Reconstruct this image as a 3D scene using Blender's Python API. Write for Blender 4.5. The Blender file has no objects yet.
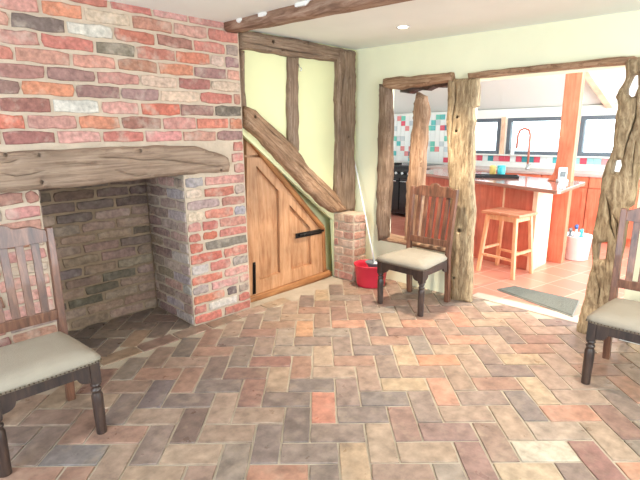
import bpy, bmesh, math, random
from mathutils import Vector, Matrix, noise
from mathutils.geometry import delaunay_2d_cdt
random.seed(7)
PI = math.pi
SC = bpy.context.scene
COL = SC.collection

# ------------------------------------------------------------------ camera
H = 1.45; FPX = 461.0
YAW, PIT, ROL = math.radians(45.07), math.radians(13.0), math.radians(-0.531)
cf = Vector((math.cos(YAW)*math.cos(PIT), math.sin(YAW)*math.cos(PIT), -math.sin(PIT)))
cr0 = Vector((math.sin(YAW), -math.cos(YAW), 0)); cu0 = cr0.cross(cf)
cr = math.cos(ROL)*cr0 + math.sin(ROL)*cu0
cu = -math.sin(ROL)*cr0 + math.cos(ROL)*cu0
CAMP = Vector((0, 0, H))
camd = bpy.data.cameras.new('camera'); cam = bpy.data.objects.new('camera', camd); COL.objects.link(cam)
cam.matrix_world = Matrix(((cr.x, cu.x, -cf.x, 0), (cr.y, cu.y, -cf.y, 0), (cr.z, cu.z, -cf.z, H), (0, 0, 0, 1)))
camd.sensor_width = 36; camd.lens = FPX*36/640; camd.clip_start = 0.05
SC.camera = cam

def un(x, y, ax, v):
    """survey: point of the plane <ax>=v seen at photo position x,y"""
    d = (x-320)*cr - (y-240)*cu + FPX*cf
    i = 'xyz'.index(ax)
    return CAMP + d*((v-CAMP[i])/d[i])

# ------------------------------------------------------------------ world and lights
SC.view_settings.view_transform = 'Standard'
SC.view_settings.look = 'None'
SC.view_settings.exposure = 0.40
SC.view_settings.gamma = 1.0
w = bpy.data.worlds.new('sky'); SC.world = w; w.use_nodes = True
bg = w.node_tree.nodes['Background']
bg.inputs[0].default_value = (0.80, 0.93, 1.0, 1); bg.inputs[1].default_value = 3.2

def area(name, loc, direc, sx, sy, power, color):
    l = bpy.data.lights.new(name, 'AREA'); l.shape = 'RECTANGLE'; l.size = sx; l.size_y = sy
    l.energy = power; l.color = color
    o = bpy.data.objects.new(name, l); COL.objects.link(o); o.location = loc
    o.rotation_euler = Vector(direc).to_track_quat('-Z', 'Y').to_euler()
    return o
# daylight in the two windows behind the camera
area('daylight_side_window', (-1.93, 1.1, 1.35), (1, 0, .15), 1.8, 1.2, 66, (0.70, 0.85, 1.0))
area('daylight_rear_window', (1.4, -1.83, 1.40), (0, 1, .15), 2.2, 1.3, 76, (0.82, 0.92, 1.0))
# unseen fill lamps added above and beside the kitchen to brighten it
area('fill_kitchen_roof', (5.6, 2.4, 3.02), (0, 0, -1), 2.6, 3.6, 95, (0.86, 0.97, 1.0))
area('fill_kitchen_side', (5.4, -0.45, 1.5), (0, 1, .45), 2.6, 1.8, 150, (0.86, 0.97, 1.0))

# ------------------------------------------------------------------ materials
def lin(c):
    out = []
    for v in c[:3]:
        v = v/255.0
        out.append(v/12.92 if v <= 0.04045 else ((v+0.055)/1.055)**2.4)
    return tuple(out)+(1.0,)

def mat(name, color, rough=0.7, bump=0.0, bscale=40, var=0.0, vscale=6, metal=0.0, spec=0.5, emit=None, estr=0, attr=False, coat=0.0, alpha=None):
    m = bpy.data.materials.new(name); m.use_nodes = True
    nt = m.node_tree; N = nt.nodes; L = nt.links
    b = N['Principled BSDF']
    b.inputs['Roughness'].default_value = rough; b.inputs['Metallic'].default_value = metal
    b.inputs['Specular IOR Level'].default_value = spec
    b.inputs['Coat Weight'].default_value = coat
    tc = N.new('ShaderNodeTexCoord')
    if attr:
        a = N.new('ShaderNodeAttribute'); a.attribute_name = 'col'; src = a.outputs['Color']
    else:
        r = N.new('ShaderNodeRGB'); r.outputs[0].default_value = lin(color); src = r.outputs[0]
    if var > 0:
        nz = N.new('ShaderNodeTexNoise'); nz.inputs['Scale'].default_value = vscale; nz.inputs['Detail'].default_value = 5
        L.new(tc.outputs['Object'], nz.inputs['Vector'])
        mr = N.new('ShaderNodeMapRange'); mr.inputs['From Min'].default_value = 0.3; mr.inputs['From Max'].default_value = 0.7
        mr.inputs['To Min'].default_value = 1-var; mr.inputs['To Max'].default_value = 1+var
        L.new(nz.outputs['Fac'], mr.inputs['Value'])
        mx = N.new('ShaderNodeVectorMath'); mx.operation = 'SCALE'
        L.new(src, mx.inputs[0]); L.new(mr.outputs[0], mx.inputs['Scale']); src = mx.outputs[0]
    L.new(src, b.inputs['Base Color'])
    if bump > 0:
        nb = N.new('ShaderNodeTexNoise'); nb.inputs['Scale'].default_value = bscale; nb.inputs['Detail'].default_value = 6
        L.new(tc.outputs['Object'], nb.inputs['Vector'])
        bp = N.new('ShaderNodeBump'); bp.inputs['Strength'].default_value = bump; bp.inputs['Distance'].default_value = 0.01
        L.new(nb.outputs['Fac'], bp.inputs['Height']); L.new(bp.outputs[0], b.inputs['Normal'])
    if emit:
        b.inputs['Emission Color'].default_value = lin(emit); b.inputs['Emission Strength'].default_value = estr
    if alpha is not None: b.inputs['Alpha'].default_value = alpha
    return m

def brick_mat(name, rough=0.85, bloom=0.35, spec=0.3, bump=0.5, bloomcol=(214, 205, 190), dark=0.3, bscale=26, rvar=0.0):
    """colour per brick from the mesh, mottled, with pale lime bloom and dark burnt patches"""
    m = bpy.data.materials.new(name); m.use_nodes = True
    nt = m.node_tree; N = nt.nodes; L = nt.links; b = N['Principled BSDF']
    b.inputs['Roughness'].default_value = rough; b.inputs['Specular IOR Level'].default_value = spec
    tc = N.new('ShaderNodeTexCoord'); a = N.new('ShaderNodeAttribute'); a.attribute_name = 'col'
    def nz(s, d=6, rgh=0.6):
        n = N.new('ShaderNodeTexNoise'); n.inputs['Scale'].default_value = s; n.inputs['Detail'].default_value = d
        n.inputs['Roughness'].default_value = rgh; L.new(tc.outputs['Object'], n.inputs['Vector']); return n
    def ramp(src, lo, hi, t0, t1):
        r = N.new('ShaderNodeMapRange'); r.inputs['From Min'].default_value = lo; r.inputs['From Max'].default_value = hi
        r.inputs['To Min'].default_value = t0; r.inputs['To Max'].default_value = t1; L.new(src, r.inputs['Value']); return r.outputs[0]
    n1 = nz(9); n2 = nz(bscale); n3 = nz(5)
    v = N.new('ShaderNodeVectorMath'); v.operation = 'SCALE'
    L.new(a.outputs['Color'], v.inputs[0]); L.new(ramp(n2.outputs['Fac'], 0.3, 0.7, 0.62, 1.25), v.inputs['Scale'])
    mx = N.new('ShaderNodeMix'); mx.data_type = 'RGBA'
    L.new(ramp(n1.outputs['Fac'], 0.52, 0.72, 0, bloom), mx.inputs[0]); L.new(v.outputs[0], mx.inputs[6]); mx.inputs[7].default_value = lin(bloomcol)
    mx2 = N.new('ShaderNodeMix'); mx2.data_type = 'RGBA'
    L.new(ramp(n3.outputs['Fac'], 0.58, 0.72, 0, dark), mx2.inputs[0]); L.new(mx.outputs[2], mx2.inputs[6]); mx2.inputs[7].default_value = lin((88, 74, 70))
    L.new(mx2.outputs[2], b.inputs['Base Color'])
    if rvar > 0:
        L.new(ramp(n1.outputs['Fac'], 0.3, 0.7, rough-rvar, rough+rvar), b.inputs['Roughness'])
    bp = N.new('ShaderNodeBump'); bp.inputs['Strength'].default_value = bump; bp.inputs['Distance'].default_value = 0.006
    L.new(n2.outputs['Fac'], bp.inputs['Height']); L.new(bp.outputs[0], b.inputs['Normal'])
    return m

def wood_mat(name, c1, c2, c3, rough=0.75, gl=2.5, gc=38, bump=0.5, spec=0.3, coords='attr', coat=0.0, knots=0.0):
    """grain runs along the first component of the 'grain' attribute"""
    m = bpy.data.materials.new(name); m.use_nodes = True
    nt = m.node_tree; N = nt.nodes; L = nt.links; b = N['Principled BSDF']
    b.inputs['Roughness'].default_value = rough; b.inputs['Specular IOR Level'].default_value = spec
    b.inputs['Coat Weight'].default_value = coat
    if coords == 'attr':
        a = N.new('ShaderNodeAttribute'); a.attribute_name = 'grain'; vec = a.outputs['Vector']
    else:
        a = N.new('ShaderNodeTexCoord'); vec = a.outputs['Object']
    mp = N.new('ShaderNodeMapping'); mp.inputs['Scale'].default_value = (gl, gc, gc)
    if coords == 'z': mp.inputs['Scale'].default_value = (gc, gc, gl)
    if coords == 'y': mp.inputs['Scale'].default_value = (gc, gl, gc)
    L.new(vec, mp.inputs['Vector'])
    n = N.new('ShaderNodeTexNoise'); n.inputs['Scale'].default_value = 1.0; n.inputs['Detail'].default_value = 7
    n.inputs['Roughness'].default_value = 0.65; n.inputs['Distortion'].default_value = 0.6
    L.new(mp.outputs[0], n.inputs['Vector'])
    r = N.new('ShaderNodeValToRGB'); e = r.color_ramp.elements
    e[0].position = 0.32; e[0].color = lin(c1); e[1].position = 0.7; e[1].color = lin(c3)
    k = r.color_ramp.elements.new(0.5); k.color = lin(c2)
    L.new(n.outputs['Fac'], r.inputs[0])
    n2 = N.new('ShaderNodeTexNoise'); n2.inputs['Scale'].default_value = 4.0; n2.inputs['Detail'].default_value = 3; L.new(vec, n2.inputs['Vector'])
    mr = N.new('ShaderNodeMapRange'); mr.inputs['From Min'].default_value = 0.3; mr.inputs['From Max'].default_value = 0.7
    mr.inputs['To Min'].default_value = 0.82; mr.inputs['To Max'].default_value = 1.18; L.new(n2.outputs['Fac'], mr.inputs['Value'])
    v = N.new('ShaderNodeVectorMath'); v.operation = 'SCALE'; L.new(r.outputs[0], v.inputs[0]); L.new(mr.outputs[0], v.inputs['Scale'])
    L.new(v.outputs[0], b.inputs['Base Color'])
    bp = N.new('ShaderNodeBump'); bp.inputs['Strength'].default_value = bump; bp.inputs['Distance'].default_value = 0.008
    L.new(n.outputs['Fac'], bp.inputs['Height']); L.new(bp.outputs[0], b.inputs['Normal'])
    return m

M = {}
M['brick'] = brick_mat('wall_brick', bloom=0.6, dark=0.35, bscale=34, bloomcol=(200, 184, 168))
M['sooty'] = brick_mat('sooty_brick', bloom=0.3, bloomcol=(180, 166, 148), dark=0.5)
M['paver'] = brick_mat('floor_brick', rough=0.37, bloom=0.35, spec=0.5, bump=0.35, bloomcol=(186, 164, 142), dark=0.45, bscale=15, rvar=0.12)
M['mortar'] = mat('lime_mortar', (194, 174, 154), 0.95, 0.6, 60, 0.1, 12)
M['sootmortar'] = mat('sooty_mortar', (142, 120, 98), 0.95, 0.6, 60, 0.2, 8)
M['grout'] = mat('floor_grout', (178, 164, 146), 0.8, 0.4, 60, 0.1, 8)
M['plaster'] = mat('pale_green_plaster', (238, 236, 206), 0.9, 0.25, 6, 0.03, 3)
M['ceiling'] = mat('ceiling_plaster', (240, 243, 238), 0.95, 0.3, 5, 0.03, 2)
M['cream'] = mat('cream_plaster', (226, 224, 178), 0.9, 0.25, 6, 0.03, 3)
M['white'] = mat('white_paint', (240, 240, 236), 0.7, 0.1, 20)
M['oak'] = wood_mat('weathered_oak', (98, 76, 62), (132, 108, 90), (162, 140, 122), gl=4, gc=70, bump=0.6)
M['oakbeam'] = wood_mat('brown_beam_oak', (112, 82, 66), (150, 118, 98), (184, 160, 142), gl=5, gc=36, bump=0.6)
M['oakgrey'] = wood_mat('grey_oak_lintel', (116, 94, 80), (146, 122, 104), (166, 143, 124), gl=2.5, gc=50, bump=0.45)
M['oakgold'] = wood_mat('golden_drift_oak', (112, 90, 66), (158, 134, 104), (196, 174, 140), gl=9, gc=50, bump=0.8)
M['oakred'] = wood_mat('reddish_oak', (108, 78, 58), (152, 118, 92), (184, 152, 126), gl=4, gc=60, bump=0.6)
M['pine'] = wood_mat('waxed_pine', (158, 108, 74), (182, 134, 98), (198, 152, 116), rough=0.5, gl=3, gc=24, bump=0.15, coords='z')
M['pinetrim'] = wood_mat('pine_trim', (120, 74, 42), (156, 104, 64), (180, 128, 84), rough=0.55, gl=3, gc=24, bump=0.2)
M['chair'] = wood_mat('dark_chair_wood', (66, 42, 32), (104, 68, 52), (140, 98, 76), rough=0.4, gl=4, gc=30, bump=0.2, coords='z', spec=0.5, coat=0.15)
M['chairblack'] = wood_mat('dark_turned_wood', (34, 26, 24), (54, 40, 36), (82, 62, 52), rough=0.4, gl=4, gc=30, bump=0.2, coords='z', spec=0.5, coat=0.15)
M['fabric'] = mat('beige_upholstery', (148, 138, 124), 0.75, 0.35, 260, 0.06, 10, spec=0.4)
M['nail'] = mat('dull_brass_nail', (84, 70, 54), 0.5, metal=0.5)
M['iron'] = mat('black_iron', (38, 34, 32), 0.45, 0.2, 60, metal=0.6)
M['kfloor'] = None
M['orange'] = wood_mat('orange_kitchen_wood', (200, 100, 74), (216, 120, 92), (226, 138, 110), rough=0.5, gl=2, gc=18, bump=0.05, coords='z')
M['redwood'] = wood_mat('red_island_wood', (196, 100, 84), (212, 118, 98), (222, 134, 112), rough=0.5, gl=2, gc=18, bump=0.05, coords='z')
M['peach'] = wood_mat('pale_peach_wood', (238, 190, 160), (244, 202, 174), (248, 212, 186), rough=0.5, gl=2, gc=14, bump=0.05, coords='z')
M['stool'] = wood_mat('pale_stool_wood', (222, 150, 112), (234, 172, 134), (244, 196, 160), rough=0.45, gl=3, gc=24, bump=0.05, coords='z')
M['stoolseat'] = wood_mat('stool_seat_wood', (198, 120, 92), (212, 138, 108), (224, 156, 126), rough=0.45, gl=3, gc=24, bump=0.05, coords='y')
M['worktop'] = mat('polished_dark_worktop', (168, 112, 100), 0.14, spec=0.8, var=0.08, vscale=10)
M['backtop'] = mat('back_worktop', (190, 170, 165), 0.3)
M['frame'] = mat('grey_window_frame', (98, 106, 116), 0.45)
M['steel'] = mat('brushed_metal', (200, 204, 208), 0.25, metal=1.0)
M['copper'] = mat('copper_pipe', (196, 116, 96), 0.4, metal=0.3)
M['red'] = mat('red_plastic', (206, 44, 66), 0.4)
M['greyplastic'] = mat('grey_plastic', (112, 116, 122), 0.5)
M['whiteplastic'] = mat('white_plastic', (238, 240, 242), 0.4)
M['tile'] = mat('glazed_tile', (240, 240, 240), 0.2, attr=True, spec=0.6)
M['mat'] = mat('grey_doormat', (112, 112, 104), 0.95, 0.8, 300, 0.12, 60)
M['matedge'] = mat('mat_edge', (146, 146, 138), 0.9)
M['stone'] = mat('threshold_stone', (200, 176, 160), 0.7, 0.2, 30, 0.06, 12)
M['teal'] = mat('teal_glaze', (70, 186, 200), 0.3)
M['yellow'] = mat('yellow_plastic', (240, 214, 130), 0.5)
M['black'] = mat('black_enamel', (34, 34, 40), 0.25, spec=0.6)
M['blue'] = mat('blue_plastic', (54, 92, 150), 0.4)
M['glass'] = None
M['lamp'] = mat('lit_lamp', (255, 246, 225), 0.5, emit=(255, 246, 225), estr=14)

def tile_floor():
    m = bpy.data.materials.new('terracotta_tiles'); m.use_nodes = True
    nt = m.node_tree; N = nt.nodes; L = nt.links; b = N['Principled BSDF']
    tc = N.new('ShaderNodeTexCoord'); mp = N.new('ShaderNodeMapping'); mp.inputs['Rotation'].default_value[2] = math.radians(12)
    L.new(tc.outputs['Object'], mp.inputs['Vector'])
    br = N.new('ShaderNodeTexBrick'); br.offset = 0; br.inputs['Scale'].default_value = 1
    br.inputs['Brick Width'].default_value = 0.3; br.inputs['Row Height'].default_value = 0.3; br.inputs['Mortar Size'].default_value = 0.005
    br.inputs['Color1'].default_value = lin((200, 122, 104)); br.inputs['Color2'].default_value = lin((212, 140, 120)); br.inputs['Mortar'].default_value = lin((224, 176, 158))
    L.new(mp.outputs[0], br.inputs['Vector']); L.new(br.outputs['Color'], b.inputs['Base Color'])
    b.inputs['Roughness'].default_value = 0.35
    return m
M['kfloor'] = tile_floor()
def glass():
    m = bpy.data.materials.new('window_glass'); m.use_nodes = True
    nt = m.node_tree; N = nt.nodes; L = nt.links
    for n in list(N): N.remove(n)
    o = N.new('ShaderNodeOutputMaterial'); t = N.new('ShaderNodeBsdfTransparent'); g = N.new('ShaderNodeBsdfGlossy'); g.inputs['Roughness'].default_value = 0.02
    mx = N.new('ShaderNodeMixShader'); mx.inputs[0].default_value = 0.06
    L.new(t.outputs[0], mx.inputs[1]); L.new(g.outputs[0], mx.inputs[2]); L.new(mx.outputs[0], o.inputs[0]); return m
M['glass'] = glass()

# ------------------------------------------------------------------ mesh helpers
class MB:
    def __init__(s): s.v = []; s.f = []; s.m = []; s.c = []; s.sm = []
    def face(s, idx, mi=0, col=(1, 1, 1, 1), smooth=False):
        s.f.append(tuple(idx)); s.m.append(mi); s.c.append(col); s.sm.append(smooth)
    def verts(s, pts):
        b = len(s.v); s.v.extend([tuple(p) for p in pts]); return b
    def box(s, x0, y0, z0, x1, y1, z1, mi=0, col=(1, 1, 1, 1), T=None):
        P = [(x0, y0, z0), (x1, y0, z0), (x1, y1, z0), (x0, y1, z0), (x0, y0, z1), (x1, y0, z1), (x1, y1, z1), (x0, y1, z1)]
        if T: P = [T @ Vector(p) for p in P]
        b = s.verts(P)
        for q in ((0, 3, 2, 1), (4, 5, 6, 7), (0, 1, 5, 4), (1, 2, 6, 5), (2, 3, 7, 6), (3, 0, 4, 7)):
            s.face([b+i for i in q], mi, col)
    def prism(s, poly, axis, d0, d1, mi=0, col=(1, 1, 1, 1)):
        """poly = list of 2d points in the plane normal to axis, extruded d0..d1"""
        def mk(p, d):
            if axis == 'x': return (d, p[0], p[1])
            if axis == 'y': return (p[0], d, p[1])
            return (p[0], p[1], d)
        n = len(poly); b = s.verts([mk(p, d0) for p in poly]+[mk(p, d1) for p in poly])
        s.face(range(b, b+n), mi, col); s.face(range(b+2*n-1, b+n-1, -1), mi, col)
        for i in range(n):
            j = (i+1) % n; s.face((b+i, b+n+i, b+n+j, b+j), mi, col)
    def tube(s, pts, rad, seg=12, mi=0, col=(1, 1, 1, 1), caps=True, smooth=True):
        pts = [Vector(p) for p in pts]; n = len(pts)
        if not isinstance(rad, (list, tuple)): rad = [rad]*n
        rings = []; up = None
        for i, p in enumerate(pts):
            t = (pts[min(i+1, n-1)]-pts[max(i-1, 0)]).normalized()
            if up is None: up = t.orthogonal().normalized()
            a = (up - t*up.dot(t)).normalized(); up = a; bb = t.cross(a)
            rings.append(s.verts([p+(a*math.cos(2*PI*k/seg)+bb*math.sin(2*PI*k/seg))*rad[i] for k in range(seg)]))
        for r0, r1 in zip(rings, rings[1:]):
            for k in range(seg):
                j = (k+1) % seg; s.face((r0+k, r0+j, r1+j, r1+k), mi, col, smooth)
        if caps:
            s.face([rings[0]+k for k in range(seg-1, -1, -1)], mi, col); s.face([rings[-1]+k for k in range(seg)], mi, col)
    def lathe(s, prof, cx=0, cy=0, seg=20, mi=0, sx=1, sy=1, cap=True):
        rings = [s.verts([(cx+r*sx*math.cos(2*PI*k/seg), cy+r*sy*math.sin(2*PI*k/seg), z) for k in range(seg)]) for r, z in prof]
        for r0, r1 in zip(rings, rings[1:]):
            for k in range(seg):
                j = (k+1) % seg; s.face((r0+k, r0+j, r1+j, r1+k), mi, (1, 1, 1, 1), True)
        if cap:
            s.face([rings[0]+k for k in range(seg-1, -1, -1)], mi); s.face([rings[-1]+k for k in range(seg)], mi)
    def build(s, name, mats, parent=None, bevel=0.0, loc=None, fixn=True):
        me = bpy.data.meshes.new(name); me.from_pydata(s.v, [], s.f)
        if not isinstance(mats, (list, tuple)): mats = [mats]
        for m in mats: me.materials.append(m)
        for p, mi, sm in zip(me.polygons, s.m, s.sm): p.material_index = mi; p.use_smooth = sm
        ca = me.color_attributes.new('col', 'FLOAT_COLOR', 'CORNER')
        buf = []
        for p, c in zip(me.polygons, s.c):
            for _ in range(p.loop_total): buf.extend(c)
        ca.data.foreach_set('color', buf)
        if fixn:
            bm = bmesh.new(); bm.from_mesh(me); bmesh.ops.recalc_face_normals(bm, faces=bm.faces); bm.to_mesh(me); bm.free()
        me.update()
        o = bpy.data.objects.new(name, me); COL.objects.link(o)
        if parent: o.parent = parent
        if loc: o.location = loc
        if bevel > 0:
            b = o.modifiers.new('bevel', 'BEVEL'); b.width = bevel; b.segments = 2; b.limit_method = 'ANGLE'; b.angle_limit = math.radians(40)
        return o

def tag(o, label, cat, group=None, kind=None):
    o['label'] = label; o['category'] = cat
    if group: o['group'] = group
    if kind: o['kind'] = kind
    return o
def thing(name, label, cat, loc=(0, 0, 0), rz=0, group=None):
    o = bpy.data.objects.new(name, None); COL.objects.link(o); o.empty_display_size = 0.1
    o.location = loc; o.rotation_euler = (0, 0, rz)
    return tag(o, label, cat, group)
def struct(o): o['kind'] = 'structure'; return o
def kids(o): return [c for c in bpy.data.objects if c.parent == o]
def copy_tree(o, parent=None):
    c = o.copy(); COL.objects.link(c)
    c.parent = parent
    for ch in kids(o): copy_tree(ch, c)
    return c

# ---- brick faces
WC = {'r': (196, 98, 84), 'R': (206, 88, 70), 'o': (218, 118, 88), 'p': (206, 138, 124), 'P': (196, 120, 108), 'd': (140, 74, 68), 'u': (138, 92, 90),
      'k': (98, 88, 80), 'K': (58, 52, 50), 'w': (216, 212, 204), 'c': (216, 186, 162), 'g': (162, 146, 138), 'b': (150, 150, 158), 'n': (160, 104, 84)}
def jit(c, a=10, f=.42, t=(170, 146, 134)):
    c = tuple(c[i]*(1-f)+t[i]*f for i in range(3))
    d = random.uniform(-a, a)
    return lin(tuple(max(0, min(255, v+d+random.uniform(-a*.4, a*.4))) for v in c))
def brick(mb, O, U, V, N, u0, u1, v0, v1, dep, col, mi=0, j=0.004, ch=0.006, sub=True):
    """one brick: wobbly outer ring on the mortar plane, chamfered, proud by dep"""
    def P(u, v, d): return O + U*u + V*v + N*d
    n = 4 if sub else 1
    pts = []
    for i in range(n): pts.append((u0+(u1-u0)*i/n, v0))
    pts.append((u1, v0)); pts.append((u1, (v0+v1)/2))
    for i in range(n): pts.append((u1-(u1-u0)*i/n, v1))
    pts.append((u0, v1)); pts.append((u0, (v0+v1)/2))
    cx, cy = (u0+u1)/2, (v0+v1)/2
    outer = []; inner = []
    for (a, b) in pts:
        a += random.uniform(-j, j); b += random.uniform(-j, j)
        dx = ch if a < cx else -ch; dy = ch if b < cy else -ch
        corner = abs(abs(a-cx)-(u1-u0)/2) < j*2 and abs(abs(b-cy)-(v1-v0)/2) < j*2
        if corner: a += dx*0.5; b += dy*0.5
        outer.append((a, b))
        side = abs(abs(a-cx)-(u1-u0)/2) < j*2+ch
        tb = abs(abs(b-cy)-(v1-v0)/2) < j*2+ch
        inner.append((a+(dx if side else 0), b+(dy if tb else 0)))
    m = len(pts)
    tilt = random.uniform(-1, 1)*dep*0.2
    bo = mb.verts([P(a, b, 0) for a, b in outer]+[P(a, b, dep*0.65) for a, b in outer]+[P(a, b, dep+tilt*(a-cx)/(u1-u0)*2) for a, b in inner])
    for i in range(m):
        k = (i+1) % m
        mb.face((bo+i, bo+k, bo+m+k, bo+m+i), mi, col); mb.face((bo+m+i, bo+m+k, bo+2*m+k, bo+2*m+i), mi, col, True)
    mb.face([bo+2*m+i for i in range(m)], mi, col)

def auto_row(u0, u1, L=0.275, first=None, pal='rrRopPPdunpcg'):
    xs = [u0]; x = u0 + (first if first else random.uniform(.4, 1)*L)
    while x < u1-0.05:
        xs.append(x); x += L*random.uniform(.93, 1.07)
    xs.append(u1)
    return [(a, b, random.choice(pal)) for a, b in zip(xs, xs[1:])]

# ================================================================== SETTING
A_W = 3.66      # plane of the green wall with the openings
B_W = 3.06      # plane of the brick chimney wall
B_F = 3.15      # plane of the plaster in the timber frame
# --- floor of herringbone bricks
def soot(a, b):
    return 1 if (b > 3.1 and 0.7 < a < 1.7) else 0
fl = MB()
fl.box(-2.2, -2.1, -0.12, 3.80, 3.9, -0.007, 1)
ws, wd = 0.1370, 0.1490
s2 = 2**0.5
fpal = [(158, 128, 108)]*5+[(146, 112, 96)]*5+[(120, 98, 90)]*4+[(98, 82, 80)]*3+[(172, 142, 116)]*4+[(150, 102, 84)]*3+[(186, 158, 120)]*2+[(134, 120, 108)]*3+[(128, 84, 74)]*2+[(196, 124, 96)]
special = []
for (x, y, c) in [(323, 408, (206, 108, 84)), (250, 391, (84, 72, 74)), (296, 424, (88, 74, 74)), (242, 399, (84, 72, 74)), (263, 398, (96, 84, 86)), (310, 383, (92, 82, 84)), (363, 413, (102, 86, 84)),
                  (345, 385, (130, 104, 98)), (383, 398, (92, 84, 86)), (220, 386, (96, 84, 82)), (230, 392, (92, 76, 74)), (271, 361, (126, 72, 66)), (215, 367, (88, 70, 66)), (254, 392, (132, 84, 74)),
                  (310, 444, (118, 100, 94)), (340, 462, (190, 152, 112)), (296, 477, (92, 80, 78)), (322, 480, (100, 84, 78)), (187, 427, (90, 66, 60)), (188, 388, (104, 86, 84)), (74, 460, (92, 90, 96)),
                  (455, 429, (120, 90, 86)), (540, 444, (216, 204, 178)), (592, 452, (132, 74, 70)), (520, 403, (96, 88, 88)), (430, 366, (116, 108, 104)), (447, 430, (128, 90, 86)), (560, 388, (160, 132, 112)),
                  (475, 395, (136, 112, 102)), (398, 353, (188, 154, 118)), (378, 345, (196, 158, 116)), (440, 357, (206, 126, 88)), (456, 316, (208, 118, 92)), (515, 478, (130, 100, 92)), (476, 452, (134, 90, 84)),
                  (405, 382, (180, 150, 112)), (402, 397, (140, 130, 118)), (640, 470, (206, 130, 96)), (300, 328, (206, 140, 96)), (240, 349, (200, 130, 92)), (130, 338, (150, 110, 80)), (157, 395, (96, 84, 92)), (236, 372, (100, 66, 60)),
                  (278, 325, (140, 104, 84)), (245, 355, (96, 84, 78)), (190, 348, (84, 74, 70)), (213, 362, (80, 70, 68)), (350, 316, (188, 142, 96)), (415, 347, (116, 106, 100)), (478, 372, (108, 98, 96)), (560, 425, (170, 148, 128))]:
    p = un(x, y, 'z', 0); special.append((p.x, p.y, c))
Us = Vector((1, -1, 0))/s2; Ud = Vector((1, 1, 0))/s2; UZ = Vector((0, 0, 1))
def keepout(a, b):
    if a > 3.78 or a < -2.15 or b < -2.05: return True
    if b > 3.70: return True
    if b > 2.93 and not (0.60 < a < 1.95) and a < 2.36: return True       # border course along the brick wall
    if 2.93 < b < 3.08: return True
    if b > 3.22 and not (0.6 < a < 1.95): return True
    return False
g = 0.0045
for k in range(-60, 60):
    for m_ in range(-40, 40):
        for typ in (0, 1):
            i, j = k+2*m_, k-2*m_
            if typ == 0: cs, cd, hs, hd = -0.198+ws*i, 2.321+wd*j, ws, wd/2
            else: cs, cd, hs, hd = -0.198+ws*(i+1.5), 2.321+wd*(j-0.5), ws/2, wd
            ctr = Us*cs + Ud*cd
            corners = [Us*(cs+q*hs*.9)+Ud*(cd+r_*hd*.9) for q in (-1, 1) for r_ in (-1, 1)]
            if keepout(ctr.x, ctr.y) or sum(keepout(c.x, c.y) for c in corners) > 1: continue
            rnd = random.Random((k*131+m_*17+typ)*7+3)
            c = rnd.choice(fpal)
            dd = rnd.uniform(-10, 10); c = tuple(v+dd for v in c)
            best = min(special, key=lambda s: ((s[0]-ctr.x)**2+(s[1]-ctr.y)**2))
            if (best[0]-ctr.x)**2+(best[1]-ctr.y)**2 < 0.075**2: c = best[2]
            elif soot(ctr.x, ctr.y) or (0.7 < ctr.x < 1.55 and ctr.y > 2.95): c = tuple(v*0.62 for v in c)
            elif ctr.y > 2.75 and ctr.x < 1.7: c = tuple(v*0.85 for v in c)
            c = tuple(c[i]*.50+(156, 139, 127)[i]*.50 for i in range(3))
            random.seed(k*977+m_*31+typ)
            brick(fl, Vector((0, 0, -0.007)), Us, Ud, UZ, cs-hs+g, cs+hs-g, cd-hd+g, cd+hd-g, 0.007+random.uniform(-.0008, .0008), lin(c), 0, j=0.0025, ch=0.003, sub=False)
random.seed(11)
x = -2.1
while x < 2.3:                                   # border course along the chimney wall
    if not (0.74 < x+.13 < 1.70):
        brick(fl, Vector((0, 0, -0.007)), Vector((1, 0, 0)), Vector((0, 1, 0)), UZ, x+g, x+.27-g, 2.925+g, 3.06-g, 0.007, jit(random.choice([(128, 100, 84), (104, 88, 78), (160, 132, 104), (150, 104, 82)]), 8), 0, j=0.003, ch=0.003)
    else:
        brick(fl, Vector((0, 0, -0.007)), Vector((1, 0, 0)), Vector((0, 1, 0)), UZ, x+g, x+.27-g, 2.925+g, 3.07-g, 0.007, jit(random.choice([(112, 88, 72), (132, 104, 80)]), 8), 0, j=0.003, ch=0.003)
    x += .275
struct(fl.build('floor', [M['paver'], M['grout']], fixn=False))

# --- ceiling (slightly sagging towards the right, as the old plaster does)
def zc(b): return 2.245 - max(0, (3.1-b))*0.024
ce = MB()
nb = 12
for i in range(nb):
    b0 = -2.1+5.6*i/nb; b1 = -2.1+5.6*(i+1)/nb
    v = ce.verts([(-2.2, b0, zc(b0)), (3.9, b0, zc(b0)), (3.9, b1, zc(b1)), (-2.2, b1, zc(b1)), (-2.2, b0, 2.45), (3.9, b0, 2.45), (3.9, b1, 2.45), (-2.2, b1, 2.45)])
    ce.face((v, v+3, v+2, v+1)); ce.face((v+4, v+5, v+6, v+7))
    if i == 0: ce.face((v, v+1, v+5, v+4))
    if i == nb-1: ce.face((v+3, v+7, v+6, v+2))
    ce.face((v, v+4, v+7, v+3)); ce.face((v+1, v+2, v+6, v+5))
struct(ce.build('ceiling', M['ceiling'], fixn=False))

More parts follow.
